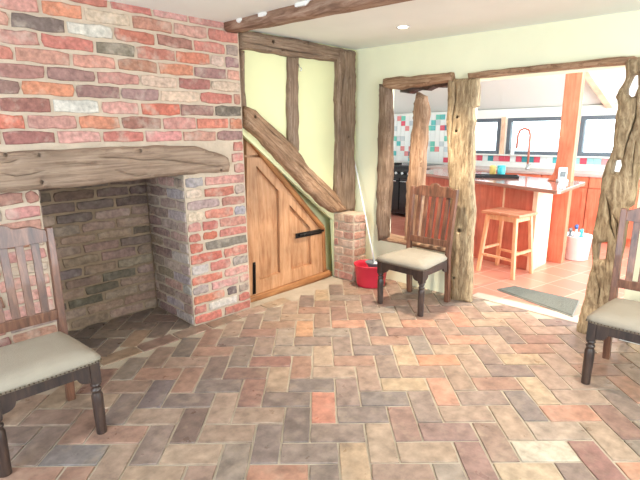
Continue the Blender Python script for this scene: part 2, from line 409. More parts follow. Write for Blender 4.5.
# --- brick chimney wall
OPL, OPR = 0.737, 1.668
Z_L = 1.30
wb = MB()
wb.box(-2.2, B_W, Z_L, 2.205, 4.0, 2.42, 1)
wb.box(-2.2, B_W, -0.05, OPL, 4.0, Z_L, 1)
wb.box(OPR, B_W, -0.05, 2.205, 4.0, Z_L, 1)
wb.box(OPL, 3.675, -0.05, OPR, 4.0, Z_L, 2)
def xa(x, z):
    """a on the chimney wall for photo column x at height z"""
    lo, hi = -1.0, 4.0
    for _ in range(40):
        m = (lo+hi)/2; d = Vector((m, B_W, z))-CAMP
        if 320+FPX*d.dot(cr)/d.dot(cf) < x: lo = m
        else: hi = m
    return (lo+hi)/2
zs = [2.285, 2.195, 2.105, 2.018, 1.93, 1.843, 1.756, 1.668, 1.575, 1.484, 1.400]
rows = [
 [(-5, 'r'), (60, 'R'), (165, 'r'), (290, 'r'), (405, 'p'), (500, 'P')],
 [(-60, 'p'), (104, 'o'), (220, 'c'), (348, 'P'), (460, 'p'), (553, 'r')],
 [(-90, 'p'), (24, 'k'), (175, 'w'), (302, 'r'), (415, 'd'), (514, 'r'), (601, 'g')],
 [(-30, 'P'), (107, 'r'), (253, 'k'), (361, 'r'), (467, 'o'), (560, 'c'), (598, 'u')],
 [(-100, 'r'), (37, 'P'), (190, 'P'), (310, 'n'), (420, 'o'), (516, 'u'), (604, 'p')],
 [(-10, 'd'), (122, 'u'), (255, 'p'), (373, 'c'), (474, 'd'), (561, 'c')],
 [(-80, 'u'), (54, 'o'), (200, 'u'), (320, 'u'), (425, 'c'), (532, 'r'), (620, 'n')],
 [(-5, 'd'), (136, 'w'), (268, 'p'), (373, 'R'), (480, 'u'), (571, 'K')],
 [(-70, 'R'), (68, 'p'), (208, 'o'), (322, 'd'), (432, 'P'), (524, 'R'), (610, 'o')],
 [(5, 'd'), (149, 'p'), (271, 'r'), (386, 'P'), (486, 'p'), (576, 'u')],
]
X = Vector((1, 0, 0)); Y = Vector((0, 1, 0)); Z = Vector((0, 0, 1))
gap = 0.0085
def lay(row, z0, z1, O, U, N, dep=0.011, mi=0, j=0.0055, darken=1.0):
    for (u0, u1, c) in row:
        c = WC[c] if isinstance(c, str) else c
        c = tuple(v*darken for v in c)
        brick(wb, O, U, Z, N, u0+gap, u1-gap, z0+gap, z1-gap, dep*random.uniform(.7, 1.1), jit(c), mi, j=j)
OW = Vector((0, B_W, 0))
for r_, row in enumerate(rows):
    z1, z0 = zs[r_], zs[r_+1]; zm = (z0+z1)/2
    us = [xa(x/2.6667, zm) for x, _ in row]+[2.203]
    lay([(us[i], us[i+1], row[i][1]) for i in range(len(row))], z0, z1, OW, X, -Y)
    lay(auto_row(-2.15, us[0]), z0, z1, OW, X, -Y)
# below the top of the lintel
zz = [1.400-0.0838*i for i in range(9)]+[.656, .571, .484, .399, .319, .241, .162, .082, .002]
pier = {3: [(0, .30, 'b'), (.31, 1, 'P')], 4: [(0, .27, 'c'), (.28, .80, 'r'), (.8, 1, 'g')], 5: [(0, .55, 'g'), (.56, 1, 'P')], 6: [(0, .27, 'c'), (.28, .77, 'o'), (.78, 1, 'b')],
 7: [(0, .22, 'P'), (.22, .5, 'r'), (.5, 1, 'P')], 8: [(0, .2, 'r'), (.22, .47, 'R'), (.49, 1, 'r')], 9: [(0, .23, 'R'), (.25, 1, 'k')], 10: [(0, .54, 'R'), (.55, 1, 'r')], 11: [(0, .3, 'w'), (.31, .68, 'r'), (.7, 1, 'g')],
 12: [(0, .53, 'R'), (.54, 1, 'p')], 13: [(0, .28, 'g'), (.3, .8, 'p'), (.8, 1, 'p')], 14: [(0, .54, 'R'), (.57, .76, 'K'), (.78, 1, 'g')], 15: [(0, .22, 'P'), (.23, .76, 'w'), (.77, 1, 'r')], 16: [(0, .48, 'R'), (.5, 1, 'r')]}
for i in range(len(zz)-1):
    z1, z0 = zz[i], zz[i+1]
    pl = OPR+0.0; pw = 2.203-pl
    if i < 3:
        u = 1.93+0.04*i; 
        lay([(2.10 if i != 1 else 2.08, 2.203, random.choice('pur'))], z0, z1, OW, X, -Y)
    elif i in pier: lay([(pl+a*pw, pl+b*pw, c) for a, b, c in pier[i]], z0, z1, OW, X, -Y)
    else: lay(auto_row(pl, 2.203, pal='gbc', first=.2), z0, z1, OW, X, -Y)
    if i >= 2:
        lay(auto_row(-2.15, OPL, pal='ppcnPgndp'), z0, z1, OW, X, -Y)
        # fireplace cheeks; right one's front bricks painted pale for the window light on them
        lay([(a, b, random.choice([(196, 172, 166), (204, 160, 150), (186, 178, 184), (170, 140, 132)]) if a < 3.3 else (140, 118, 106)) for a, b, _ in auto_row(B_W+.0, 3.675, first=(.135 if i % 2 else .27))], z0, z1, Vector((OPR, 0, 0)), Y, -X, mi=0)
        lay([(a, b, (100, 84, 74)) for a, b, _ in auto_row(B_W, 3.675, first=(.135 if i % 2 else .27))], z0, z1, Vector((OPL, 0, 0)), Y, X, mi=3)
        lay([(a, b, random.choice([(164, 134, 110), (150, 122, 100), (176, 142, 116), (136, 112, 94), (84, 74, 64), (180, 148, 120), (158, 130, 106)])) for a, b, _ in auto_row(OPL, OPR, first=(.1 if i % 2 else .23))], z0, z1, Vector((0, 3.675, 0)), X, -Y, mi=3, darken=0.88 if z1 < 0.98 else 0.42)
    # return of the pier beside the cupboard
    lay(auto_row(B_W+.004, 3.9, first=.135), z0, z1, Vector((2.205, 0, 0)), Y, X, dep=0.01)
for i, (a, b, r_) in enumerate([(1.16, 6, 0), (1.28, 9, 0), (1.02, 14, 0), (1.18, 4, 0)]): pass
struct(wb.build('wall_fireplace', [M['brick'], M['mortar'], M['sootmortar'], M['sooty']], fixn=False))

# --- green wall with the two openings (facing the room at a = A_W)
OP1 = (2.00, 2.80, 0.40, 1.86)     # b0,b1,z0,z1
OP2 = (0.66, 1.93, 0.0, 1.865)
TH = 0.17
wg = MB()
def wb_(b0, b1, z0, z1): wg.box(A_W, b0, z0, A_W+TH, b1, z1)
wb_(OP1[1], 3.9, -0.05, 2.42)
wb_(OP1[0], OP1[1], -0.05, OP1[2]); wb_(OP1[0], OP1[1], OP1[3], 2.42)
wb_(OP2[1], OP1[0], -0.05, 2.42)
wb_(OP2[0], OP2[1], OP2[3], 2.42)
wb_(-2.1, OP2[0], -0.05, 2.42)
struct(wg.build('wall_right', M['plaster']))
# --- plaster wall behind the timber frame, above and beside the cupboard
wf = MB()
wf.prism([(2.205, 1.50), (3.33, 0.60), (3.37, -0.05), (3.70, -0.05), (3.70, 2.42), (2.205, 2.42)], 'y', B_F, 3.19)
wf.box(2.205, 3.30, -0.05, 3.70, 3.34, 2.42)
struct(wf.build('wall_stair', M['cream']))
# --- walls behind the camera, each with its window
def wall_with_hole(name, axis, d0, d1, lo, hi, h, wname):
    m = MB(); (a0, a1, z0, z1) = h
    def q(u0, u1, v0, v1):
        if axis == 'x': m.box(d0, u0, v0, d1, u1, v1)
        else: m.box(u0, d0, v0, u1, d1, v1)
    q(lo, a0, -.05, 2.42); q(a1, hi, -.05, 2.42); q(a0, a1, -.05, z0); q(a0, a1, z1, 2.42)
    struct(m.build(name, M['plaster']))
    f = MB(); t = .05; c = (d0+d1)/2
    def r(u0, u1, v0, v1, e=.03):
        if axis == 'x': f.box(c-e, u0, v0, c+e, u1, v1)
        else: f.box(u0, c-e, v0, u1, c+e, v1)
    r(a0, a0+t, z0, z1); r(a1-t, a1, z0, z1); r(a0, a1, z0, z0+t); r(a0, a1, z1-t, z1); r((a0+a1)/2-.02, (a0+a1)/2+.02, z0, z1, .02)
    struct(f.build(wname, M['white'], bevel=.004))
wall_with_hole('wall_left', 'x', -2.2, -2.0, -2.1, 4.0, (0.15, 2.05, .72, 1.98), 'window_4')
wall_with_hole('wall_back', 'y', -2.1, -1.9, -2.2, 3.9, (0.25, 2.55, .72, 2.05), 'window_5')
# skirting on the green wall
sk = MB(); sk.box(A_W-.018, -1.9, 0, A_W, OP2[0]-.01, .10)
struct(sk.build('baseboard_right', M['white'], bevel=.004))
# threshold
th = MB(); th.box(3.765, .86, -.03, 3.90, 1.84, .004)
struct(th.build('trim_1', M['stone'], bevel=.004))

# --- kitchen shell
KA = 7.4; KB0 = -0.6; KB1 = 5.5
kf = MB(); kf.box(3.80, KB0, -.12, KA+.1, KB1, 0.0); struct(kf.build('floor_kitchen', M['kfloor']))
kw = MB()
wins = [(3.31, 4.02, 1.10, 1.66), (2.27, 3.20, 1.10, 1.66), (1.20, 2.15, 1.10, 1.66)]
wz0, wz1, ztop = 1.10, 1.66, 1.80
kw.box(KA, KB0, -.05, KA+.2, KB1, wz0)
kw.box(KA, KB0, wz1, KA+.2, KB1, ztop)
edges = [KB0, 1.20, 2.15, 2.27, 3.20, 3.31, 4.02, KB1]
for i in range(0, len(edges), 2): kw.box(KA, edges[i], wz0, KA+.2, edges[i+1], wz1)
struct(kw.build('wall_kitchen_far', M['white']))
k2 = MB(); k2.box(3.83, KB1, -.05, KA+.2, KB1+.15, 4.0); struct(k2.build('wall_kitchen_left', M['white']))
k3 = MB(); k3.box(3.83, KB0-.15, -.05, KA+.2, KB0, .5); k3.box(3.83, KB0-.15, 2.5, KA+.2, KB0, 4.0); k3.box(3.83, KB0-.15, .5, 4.0, KB0, 2.5); k3.box(6.8, KB0-.15, .5, KA+.2, KB0, 2.5)
struct(k3.build('wall_kitchen_right', M['white']))
# sloping kitchen ceiling rising from the far wall towards the old house
kc = MB()
kc.prism([(KA+.2, 1.745), (3.83, 3.30), (3.83, 3.42), (KA+.2, 1.87)], 'y', KB0-.15, KB1+.15)
kc.box(3.66, KB0-.15, 2.42, 3.83, KB1+.15, 3.42)
kc.box(3.66, 3.9, -.05, 3.83, KB1+.15, 2.42)
struct(kc.build('ceiling_kitchen', M['white']))
for n, (b0, b1, z0, z1) in enumerate(wins):
    f = MB(); t = .055; x0, x1 = KA-.01, KA+.07
    f.box(x0, b0, z0, x1, b0+t, z1); f.box(x0, b1-t, z0, x1, b1, z1); f.box(x0, b0+t, z0, x1, b1-t, z0+t); f.box(x0, b0+t, z1-t, x1, b1-t, z1)
    fo = struct(f.build('window_%d' % (n+1), M['frame'], bevel=.004))
    gl = MB(); gl.box(KA+.03, b0+t, z0+t, KA+.036, b1-t, z1-t); gl.build('pane', M['glass'], fo)
# hedge and lawn outside, pale in the glare
gd = MB(); gd.box(KA+.3, -12, -.4, KA+30, 25, -.3); struct(gd.build('ground_outside', mat('lawn', (150, 176, 130), .9, .3, 8, .2, 2)))

# --- coloured tiles behind the worktop
tl = MB()
tcols = [(244, 246, 246)]*8+[(226, 92, 112), (104, 196, 196), (70, 120, 150), (236, 150, 150), (120, 208, 190), (205, 214, 220)]
random.seed(5)
ts = .092
def tiles(b0, b1, z0, z1, pal):
    nb_ = int((b1-b0)/ts); nz_ = int((z1-z0)/ts)
    for i in range(nb_):
        for j in range(nz_):
            u = b0+i*ts; v = z0+j*ts
            tl.box(KA-.012, u+.003, v+.003, KA-.001, u+ts-.003, v+ts-.003, 0, lin(random.choice(pal)))
tiles(4.12, 5.45, .93, 1.76, tcols)
t_far = tl; tl = MB()
tiles(1.0, 4.12, .985, 1.09, [(240, 244, 244)]*2+[(226, 92, 112), (90, 190, 200), (70, 150, 160), (236, 160, 165), (170, 220, 225)])
tag(t_far.build('splashback_tiles', M['tile']), 'tall field of white and coloured wall tiles behind the cooker, seen through the small opening', 'tiles')
tag(tl.build('splashback_tiles', M['tile']), 'single band of coloured square tiles under the kitchen windows', 'tiles')

# ================================================================== TIMBERS
def inside(p, poly):
    x, y = p; c = False; n = len(poly)
    for i in range(n):
        x1, y1 = poly[i]; x2, y2 = poly[(i+1) % n]
        if (y1 > y) != (y2 > y) and x < (x2-x1)*(y-y1)/(y2-y1)+x1: c = not c
    return c
def segdist(p, a, b):
    ax, ay = a; bx, by = b; dx, dy = bx-ax, by-ay; l = dx*dx+dy*dy
    t = 0 if l == 0 else max(0, min(1, ((p[0]-ax)*dx+(p[1]-ay)*dy)/l))
    return math.hypot(p[0]-ax-dx*t, p[1]-ay-dy*t)
def densify(poly, st, wob, seed):
    out = []; n = len(poly)
    for i in range(n):
        a = poly[i]; b = poly[(i+1) % n]; l = math.hypot(b[0]-a[0], b[1]-a[1]); k = max(1, int(l/st))
        nx, ny = (b[1]-a[1])/max(l, 1e-6), -(b[0]-a[0])/max(l, 1e-6)
        for j in range(k):
            t = j/k; x = a[0]+(b[0]-a[0])*t; y = a[1]+(b[1]-a[1])*t
            d = wob*noise.noise(Vector((x*9, y*9, seed)))*2 if 0 < j else 0
            out.append((x+nx*d, y+ny*d))
    return out
def timber(name, outline, axis, face, back, material, grain, holes=(), pits=(), pitdepth=.05, step=.035, rough=.006, rnd=.018, wob=.006, seed=0.0, parent=None):
    """hewn timber: an outline on the plane <axis>, its worn front at 'face', its back at 'back'"""
    pol = densify(outline, step, wob, seed)
    hs = [densify(h, step*.6, 0, 0) for h in holes]; ps = [densify(h, step*.8, 0, 0) for h in pits]
    vs = []; es = []
    def addloop(l):
        b = len(vs); vs.extend(l); es.extend([(b+i, b+(i+1) % len(l)) for i in range(len(l))])
    addloop(pol)
    for h in hs: addloop(h)
    for h in ps: addloop(h)
    xs = [p[0] for p in pol]; ys = [p[1] for p in pol]
    R_ = random.Random(int(seed*100)+5)
    loops = [pol]+hs+ps
    def bd(p, L_):
        return min(segdist(p, L_[i], L_[(i+1) % len(L_)]) for i in range(len(L_)))
    x = min(xs)
    while x < max(xs):
        y = min(ys)
        while y < max(ys):
            p = (x+R_.uniform(-.3, .3)*step, y+R_.uniform(-.3, .3)*step)
            if inside(p, pol) and all(bd(p, l) > step*.3 for l in loops): vs.append(p)
            y += step*.8
        x += step*.8
    r = delaunay_2d_cdt([Vector(p) for p in vs], es, [], 0, 1e-6)
    V2, F2 = r[0], r[2]
    sgn = 1 if back > face else -1
    def P(u, v, d):
        return (d, u, v) if axis == 'x' else ((u, d, v) if axis == 'y' else (u, v, d))
    front = []
    allh = [pol]+hs
    for p in V2:
        q = (p.x, p.y)
        dist = min(bd(q, l) for l in allh)
        t = min(1, dist/rnd); dp = rnd*(1-math.sqrt(max(0, 1-(1-t)**2)))
        nn = noise.noise(Vector((p.x*7, p.y*7, seed)))*rough*1.4+noise.noise(Vector((p.x*24, p.y*24, seed+3)))*rough*.7
        front.append(face+sgn*(dp+nn+rough*.6))
    mb = MB(); nv = len(V2)
    mb.verts([P(p.x, p.y, front[i]) for i, p in enumerate(V2)])
    mb.verts([P(p.x, p.y, back) for p in V2])
    mb.verts([P(p.x, p.y, front[i]+sgn*pitdepth) for i, p in enumerate(V2)])
    cnt = {}; cntp = {}
    for f in F2:
        c = (sum(V2[i].x for i in f)/len(f), sum(V2[i].y for i in f)/len(f))
        if not inside(c, pol) or any(inside(c, h) for h in hs): continue
        pit = any(inside(c, h) for h in ps)
        if pit: mb.face([2*nv+i for i in f])
        else: mb.face(list(f), 0, (1, 1, 1, 1), True)
        mb.face([nv+i for i in reversed(f)])
        for a, b in zip(f, list(f[1:])+[f[0]]):
            cnt[(a, b)] = cnt.get((a, b), 0)+1
            if not pit: cntp[(a, b)] = 1
    pitset = set()
    for (a, b) in cnt:
        if (b, a) not in cnt: mb.face((a, b, nv+b, nv+a))
        elif (a, b) in cntp and (b, a) not in cntp: mb.face((a, b, 2*nv+b, 2*nv+a))
    o = mb.build(name, material, parent)
    me = o.data
    at = me.attributes.new('grain', 'FLOAT_VECTOR', 'POINT')
    gx = Vector(grain).normalized(); gy = gx.orthogonal().normalized(); gz = gx.cross(gy)
    buf = []
    for v in me.vertices: buf.extend((v.co.dot(gx)+seed, v.co.dot(gy), v.co.dot(gz)))
    at.data.foreach_set('vector', buf)
    return o
def px(pts, axis, v, mid=None, th=.08, off=.02):
    """outline seen in the photo, on its plane; right of column mid the far edge makes the silhouette"""
    out = []
    for (x, y) in pts:
        p = un(x, y, axis, v+off)
        if mid is not None and x > mid:
            q = un(x, y, axis, v+th); p = q
        out.append((p.y, p.z) if axis == 'x' else ((p.x, p.z) if axis == 'y' else (p.x, p.y)))
    return out
def crack(pts, wd_):
    wd_ *= .62
    """thin tapering slit along a line of 2d points"""
    up = []; dn = []
    n = len(pts)
    for i, (x, y) in enumerate(pts):
        a = pts[max(0, i-1)]; b = pts[min(n-1, i+1)]; l = math.hypot(b[0]-a[0], b[1]-a[1])
        nx, ny = -(b[1]-a[1])/l, (b[0]-a[0])/l; w_ = wd_*(0.15+math.sin(PI*i/(n-1)))
        up.append((x+nx*w_, y+ny*w_)); dn.append((x-nx*w_, y-ny*w_))
    return up+dn[::-1]
def blob(x, y, r_, n=7): return [(x+r_*math.cos(2*PI*i/n), y+r_*math.sin(2*PI*i/n)) for i in range(n)]

# fireplace lintel
FB = 2.995
lint = px([(-60, 152), (0, 152), (60, 150), (120, 147), (165, 145.5), (195, 146), (215, 152), (229, 158), (231, 165), (229, 172), (200, 173), (183, 175), (150, 179), (90, 186), (40, 190), (0, 193), (-60, 196)], 'y', FB)
lint = [(-0.02, lint[0][1])]+lint[1:-1]+[(-0.02, lint[-1][1])]
cr_ = [crack(px([(100, 157), (125, 158), (142, 160), (160, 159), (190, 163), (222, 167)], 'y', FB), .004),
       crack(px([(0, 163), (10, 162), (18, 159)], 'y', FB), .003), crack(px([(0, 173), (15, 176), (30, 174), (45, 170)], 'y', FB), .003),
       crack(px([(115, 170), (135, 176), (150, 174)], 'y', FB), .002), crack(px([(60, 165), (80, 163), (98, 165)], 'y', FB), .002)]
dots = [blob(*px([(x, y)], 'y', FB)[0], r_) for x, y, r_ in ((38, 155, .012), (139, 150.5, .013), (41, 182, .012), (208, 149, .012), (5, 155, .012), (220, 170, .010))]
tag(timber('lintel_beam', lint, 'y', FB, B_W+.36, M['oakgrey'], (1, 0, .02), pits=cr_+dots, pitdepth=.02, seed=1.3, rough=.006, rnd=.025, wob=.004), 'long grey weathered oak lintel beam over the brick fireplace', 'beam')

FA = 3.095   # front of the timbers on the stair wall
o = timber('frame_beam', px([(239, 33), (247, 31), (256, 32), (275, 36), (296, 38.6), (325, 45), (355, 51), (355, 63), (337, 61.5), (310, 58.5), (287, 56), (262, 52), (239, 48.5)], 'y', FA), 'y', FA, 3.152, M['oak'], (1, 0, 0),
           pits=[blob(*px([(272, 42)], 'y', FA)[0], .016), blob(*px([(281, 50)], 'y', FA)[0], .012), blob(*px([(307, 43)], 'y', FA)[0], .011), crack(px([(241, 42), (262, 45.5), (285, 50.5), (310, 53.5), (330, 57)], 'y', FA), .004)], seed=2.1)
tag(o, 'horizontal oak beam under the ceiling across the top of the timber frame', 'beam', 'timber frame over the cupboard')
o = timber('frame_post', px([(239, 50), (244.5, 51), (245, 90), (247, 108), (246, 128), (241, 128), (240, 90)], 'y', FA+.01), 'y', FA+.01, 3.152, M['oak'], (0, 0, 1), seed=3.4, wob=.003)
tag(o, 'narrow oak post against the edge of the brick chimney wall', 'post', 'timber frame over the cupboard')
o = timber('frame_stud', px([(288.5, 55), (299, 57), (298.5, 100), (299, 150), (297, 155), (288, 140), (287.5, 100)], 'y', FA+.012), 'y', FA+.012, 3.152, M['oak'], (0, 0, 1), seed=4.2)
tag(o, 'slim upright oak stud between the two cream plaster panels', 'stud', 'timber frame over the cupboard')
o = timber('frame_post', px([(337.5, 52), (345, 50), (356, 52), (355.5, 120), (355, 211), (338, 211), (336, 190), (338, 140), (336.5, 100), (338, 75)], 'y', FA-.01), 'y', FA-.01, 3.152, M['oak'], (0, 0, 1), seed=5.7,
           pits=[crack(px([(342, 55), (343, 70), (341, 90), (339.5, 105)], 'y', FA), .005), crack(px([(341, 150), (340, 170), (342, 190)], 'y', FA), .003), blob(*px([(348, 78)], 'y', FA)[0], .009), blob(*px([(347, 137)], 'y', FA)[0], .008)])
tag(o, 'broad oak corner post standing on the small brick pier', 'post', 'timber frame over the cupboard')
o = timber('frame_brace', px([(245, 106), (250, 107), (257, 110), (265, 118), (273, 125), (285, 136), (298, 148), (311, 168), (325, 181), (338, 194), (348, 210), (335, 213), (325, 207), (303, 184), (284, 164), (270, 149), (258, 136), (245, 126)], 'y', FA-.03), 'y', FA-.03, 3.152, M['oakred'], (1, 0, -.8), seed=6.9, rough=.01, rnd=.03,
           pits=[crack(px([(249, 112), (260, 124), (272, 135), (290, 150)], 'y', FA), .003), crack(px([(285, 156), (300, 168), (320, 188), (335, 203)], 'y', FA), .004), blob(*px([(252, 117)], 'y', FA)[0], .014)])
tag(o, 'curved diagonal oak brace running down above the pine cupboard door', 'brace', 'timber frame over the cupboard')

# ceiling beam, running away from the chimney wall
def cbeam():
    mb = MB(); n = 40; rings = []
    for i in range(n+1):
        t = i/n; b = 3.055-5.0*t; a = 2.137+.008*math.sin(t*9)
        hw = .062+.006*noise.noise(Vector((t*8, 3, 1))); zb = 2.188-.046*(3.06-b)+.006*noise.noise(Vector((t*9, 1, 2)))
        zt = zc(b)+.02
        prof = [(-hw, zt), (-hw, (zt+zb)/2), (-hw+.004, zb+.010), (-hw+.016, zb), (0, zb-.003), (hw-.016, zb), (hw-.004, zb+.010), (hw, (zt+zb)/2), (hw, zt)]
        rings.append(mb.verts([(a+x+.006*noise.noise(Vector((x*20, b*8, 5))), b, z+.006*noise.noise(Vector((x*20, b*9, z*15)))) for x, z in prof]))
    k = 9
    for r0, r1 in zip(rings, rings[1:]):
        for q in range(k-1): mb.face((r0+q, r0+q+1, r1+q+1, r1+q), 0, (1, 1, 1, 1), True)
    mb.face([rings[0]+q for q in range(k)]); mb.face([rings[-1]+q for q in range(k)])
    o = mb.build('ceiling_beam', M['oakbeam'])
    at = o.data.attributes.new('grain', 'FLOAT_VECTOR', 'POINT'); buf = []
    for v in o.data.vertices: buf.extend((v.co.y, v.co.x, v.co.z))
    at.data.foreach_set('vector', buf)
    return o
cbm = cbeam()
for i_, (b_, l_) in enumerate(((2.86, .03), (2.60, .05), (2.22, .07))):
    m = MB(); n_ = 9; z_ = zc(b_)
    q_ = [(b_+l_*math.cos(2*PI*k/n_)*random.uniform(.7, 1.1), z_-.008+.020*math.sin(2*PI*k/n_)*random.uniform(.6, 1.1)) for k in range(n_)]
    m.prism(q_, 'x', 2.068, 2.09); m.build('plaster_daub', M['white'], cbm, bevel=.003)
tag(cbm, 'exposed oak ceiling beam running out from the brick chimney wall', 'beam')

# posts of the openings in the green wall
FP = 3.60
o = timber('opening_post', px([(380, 84), (394, 86), (396, 120), (395, 170), (393, 205), (391, 238), (378.5, 241), (377, 200), (378, 150), (379, 110)], 'x', FP, mid=387), 'x', FP-.02, 3.655, M['oak'], (0, 0, 1), seed=8.3, rnd=.025, rough=.009)
tag(o, 'grey oak post at the left side of the small internal opening', 'post', 'posts of the wall openings')
o = timber('opening_post', px([(413, 96), (418, 92), (426, 96), (429, 110), (427, 130), (425, 160), (423, 200), (420, 244), (402, 246), (404, 200), (408, 150), (411, 120)], 'x', FP+.05, mid=417), 'x', FP+.05, 3.76, M['oakred'], (0, 0, 1), seed=9.1, rnd=.05, rough=.008)
tag(o, 'rounded orange-brown oak post in the middle of the small internal opening', 'post', 'posts of the wall openings')
o = timber('opening_post', px([(447, 79), (480, 78), (481, 92), (480.5, 106), (476, 108), (477, 122), (475, 132), (476, 160), (475, 180), (477, 209), (474, 238), (474, 267), (473, 301), (449, 301), (450, 260), (449, 200), (447, 150), (446, 120), (447, 100)], 'x', FP-.02, mid=465), 'x', FP-.02, 3.655, M['oakgold'], (0, 0, 1), seed=10.6, rnd=.025, rough=.007, wob=.005,
           pits=[crack(px([(457, 81), (457, 100), (455, 120), (453, 150)], 'x', FP), .006), blob(*px([(459.5, 117)], 'x', FP)[0], .013), blob(*px([(458.5, 131)], 'x', FP)[0], .012), blob(*px([(461, 230)], 'x', FP)[0], .02), blob(*px([(456, 277)], 'x', FP)[0], .012)], pitdepth=.04)
tag(o, 'thick golden-brown oak post between the small opening and the kitchen doorway', 'post', 'posts of the wall openings')
FR = 3.57
rp = px([(626, 58), (668, 56), (668, 110), (655, 150), (640, 165), (637, 190), (634, 205), (628, 209), (628, 222), (625, 240), (621, 260), (617, 285), (610, 310), (602, 334), (575, 335), (577, 325), (581, 312), (587, 289), (592, 266), (594, 230), (600, 197), (602, 178), (606, 165), (610, 158), (614, 142), (616, 117), (619, 105), (616.5, 97), (619, 90), (625, 80)], 'x', FR, off=.05)
rh = [px([(637, 74), (633, 75), (629.5, 82), (627, 88), (626.5, 94), (630, 97), (634, 96), (637.5, 86)], 'x', FR),
      px([(614, 161), (620, 160), (621, 166), (618, 173), (612, 172)], 'x', FR), px([(599, 243), (607.5, 242), (605, 260), (597, 261)], 'x', FR)]
o = timber('opening_post', rp, 'x', FR, 3.655, M['oakgold'], (0, .08, 1), holes=rh, seed=12.2, rnd=.03, rough=.016, wob=.004, step=.022,
           pits=[crack(px([(637, 95), (636, 115), (630, 135), (625, 150), (622, 162)], 'x', FR), .006), crack(px([(606, 195), (610, 210), (611, 225), (616, 240)], 'x', FR), .009), crack(px([(596, 275), (600, 290), (597, 305)], 'x', FR), .006), crack(px([(636, 140), (634, 155), (632, 175)], 'x', FR), .004),
                 crack(px([(612, 212), (618, 224), (616, 240)], 'x', FR), .006)], pitdepth=.05)
tag(o, 'gnarled driftwood-like oak post with see-through holes at the right of the kitchen doorway', 'post', 'posts of the wall openings')
o = timber('opening_header', px([(383, 79), (420, 75), (451, 72), (453, 82), (440, 83), (420, 86), (395, 89), (383, 88)], 'x', FP-.02), 'x', FP-.02, 3.655, M['oakred'], (0, 1, 0), seed=13.5)
tag(o, 'short oak header beam over the small internal opening', 'header')
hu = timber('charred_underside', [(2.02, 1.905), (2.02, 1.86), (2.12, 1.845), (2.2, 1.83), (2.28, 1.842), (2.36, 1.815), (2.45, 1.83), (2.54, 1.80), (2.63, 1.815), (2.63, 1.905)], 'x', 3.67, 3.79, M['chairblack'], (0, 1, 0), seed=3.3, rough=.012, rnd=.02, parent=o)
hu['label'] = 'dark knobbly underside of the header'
o = timber('opening_header', px([(467, 73), (520, 67), (575, 61.5), (615, 57), (634, 56), (640, 58), (640, 64), (624, 64), (575, 68.5), (520, 73.5), (480, 77.5), (468, 79)], 'x', FP-.02), 'x', FP-.02, 3.655, M['oakred'], (0, 1, 0), seed=14.5, wob=.003)
tag(o, 'long oak header beam over the wide kitchen doorway', 'header')
o = timber('window_sill', [(1.97, .40), (2.80, .40), (2.80, .435), (1.97, .435)], 'x', FP+.01, 3.80, M['oakred'], (0, 1, 0), seed=15.5, wob=.001, rough=.002, rnd=.006)
tag(o, 'worn wooden sill board at the foot of the small internal opening', 'sill')

# ================================================================== CUPBOARD DOOR
BD = 3.20
dr = thing('cupboard_door', 'waxed pine understairs cupboard door with a sloping top', 'door', (2.22, BD, 0))
def P2(pts, b): return [(p[0]-2.22, p[1]) for p in px(pts, 'y', b, off=0)]
fr = P2([(246.5, 135), (260, 154), (323, 228.5), (324.5, 272), (252.5, 300), (246, 302)], BD)
def lerp(a, b, t): return (a[0]+(b[0]-a[0])*t, a[1]+(b[1]-a[1])*t)
# slab
slab = MB(); slab.prism(fr, 'y', .028, .055); slab.build('door_board', M['pine'], dr)
pn1 = P2([(256, 165.5), (278.6, 191), (280, 272.5), (259.5, 280)], BD)
pn2 = P2([(289, 204.5), (310, 227.5), (311, 264.5), (291, 269.5)], BD)
# frame of stiles and rails round the two sunk panels
def frame_with_holes(name, outer, holes, y0, y1, m, parent):
    vs = list(outer); es = [(i, (i+1) % len(outer)) for i in range(len(outer))]
    for h in holes:
        b = len(vs); vs += h; es += [(b+i, b+(i+1) % len(h)) for i in range(len(h))]
    r = delaunay_2d_cdt([Vector(p) for p in vs], es, [], 0, 1e-6)
    mb = MB(); n = len(r[0]); mb.verts([(p.x, y0, p.y) for p in r[0]]); mb.verts([(p.x, y1, p.y) for p in r[0]])
    cnt = {}
    for f in r[2]:
        c = (sum(r[0][i].x for i in f)/len(f), sum(r[0][i].y for i in f)/len(f))
        if not inside(c, outer) or any(inside(c, h) for h in holes): continue
        mb.face(f); mb.face([n+i for i in reversed(f)])
        for a, b in zip(f, list(f[1:])+[f[0]]): cnt[(a, b)] = 1
    for (a, b) in cnt:
        if (b, a) not in cnt: mb.face((a, b, n+b, n+a))
    return mb.build(name, m, parent)
low = P2([(246.5, 157.5), (261.5, 157.5), (323, 230), (324.5, 272), (252.5, 300), (246, 302)], BD)
frame_with_holes('door_frame', low, [pn1, pn2], -.006, .028, M['pine'], dr)
up = P2([(246.5, 136), (258.5, 153), (260, 155), (246.5, 155)], BD)
t_ = MB(); t_.prism(up, 'y', -.002, .028); t_.build('top_panel', M['pine'], dr)
for pn in (pn1, pn2):
    cx = sum(p[0] for p in pn)/4; cy = sum(p[1] for p in pn)/4
    t_ = MB(); pi_ = [lerp(p, (cx, cy), .16) for p in pn]
    b = t_.verts([(p[0], .026, p[1]) for p in pn]+[(p[0], .016, p[1]) for p in pi_])
    for i in range(4): t_.face((b+i, b+(i+1) % 4, b+4+(i+1) % 4, b+4+i))
    t_.face([b+4+i for i in range(4)]); t_.build('raised_panel', M['pine'], dr)
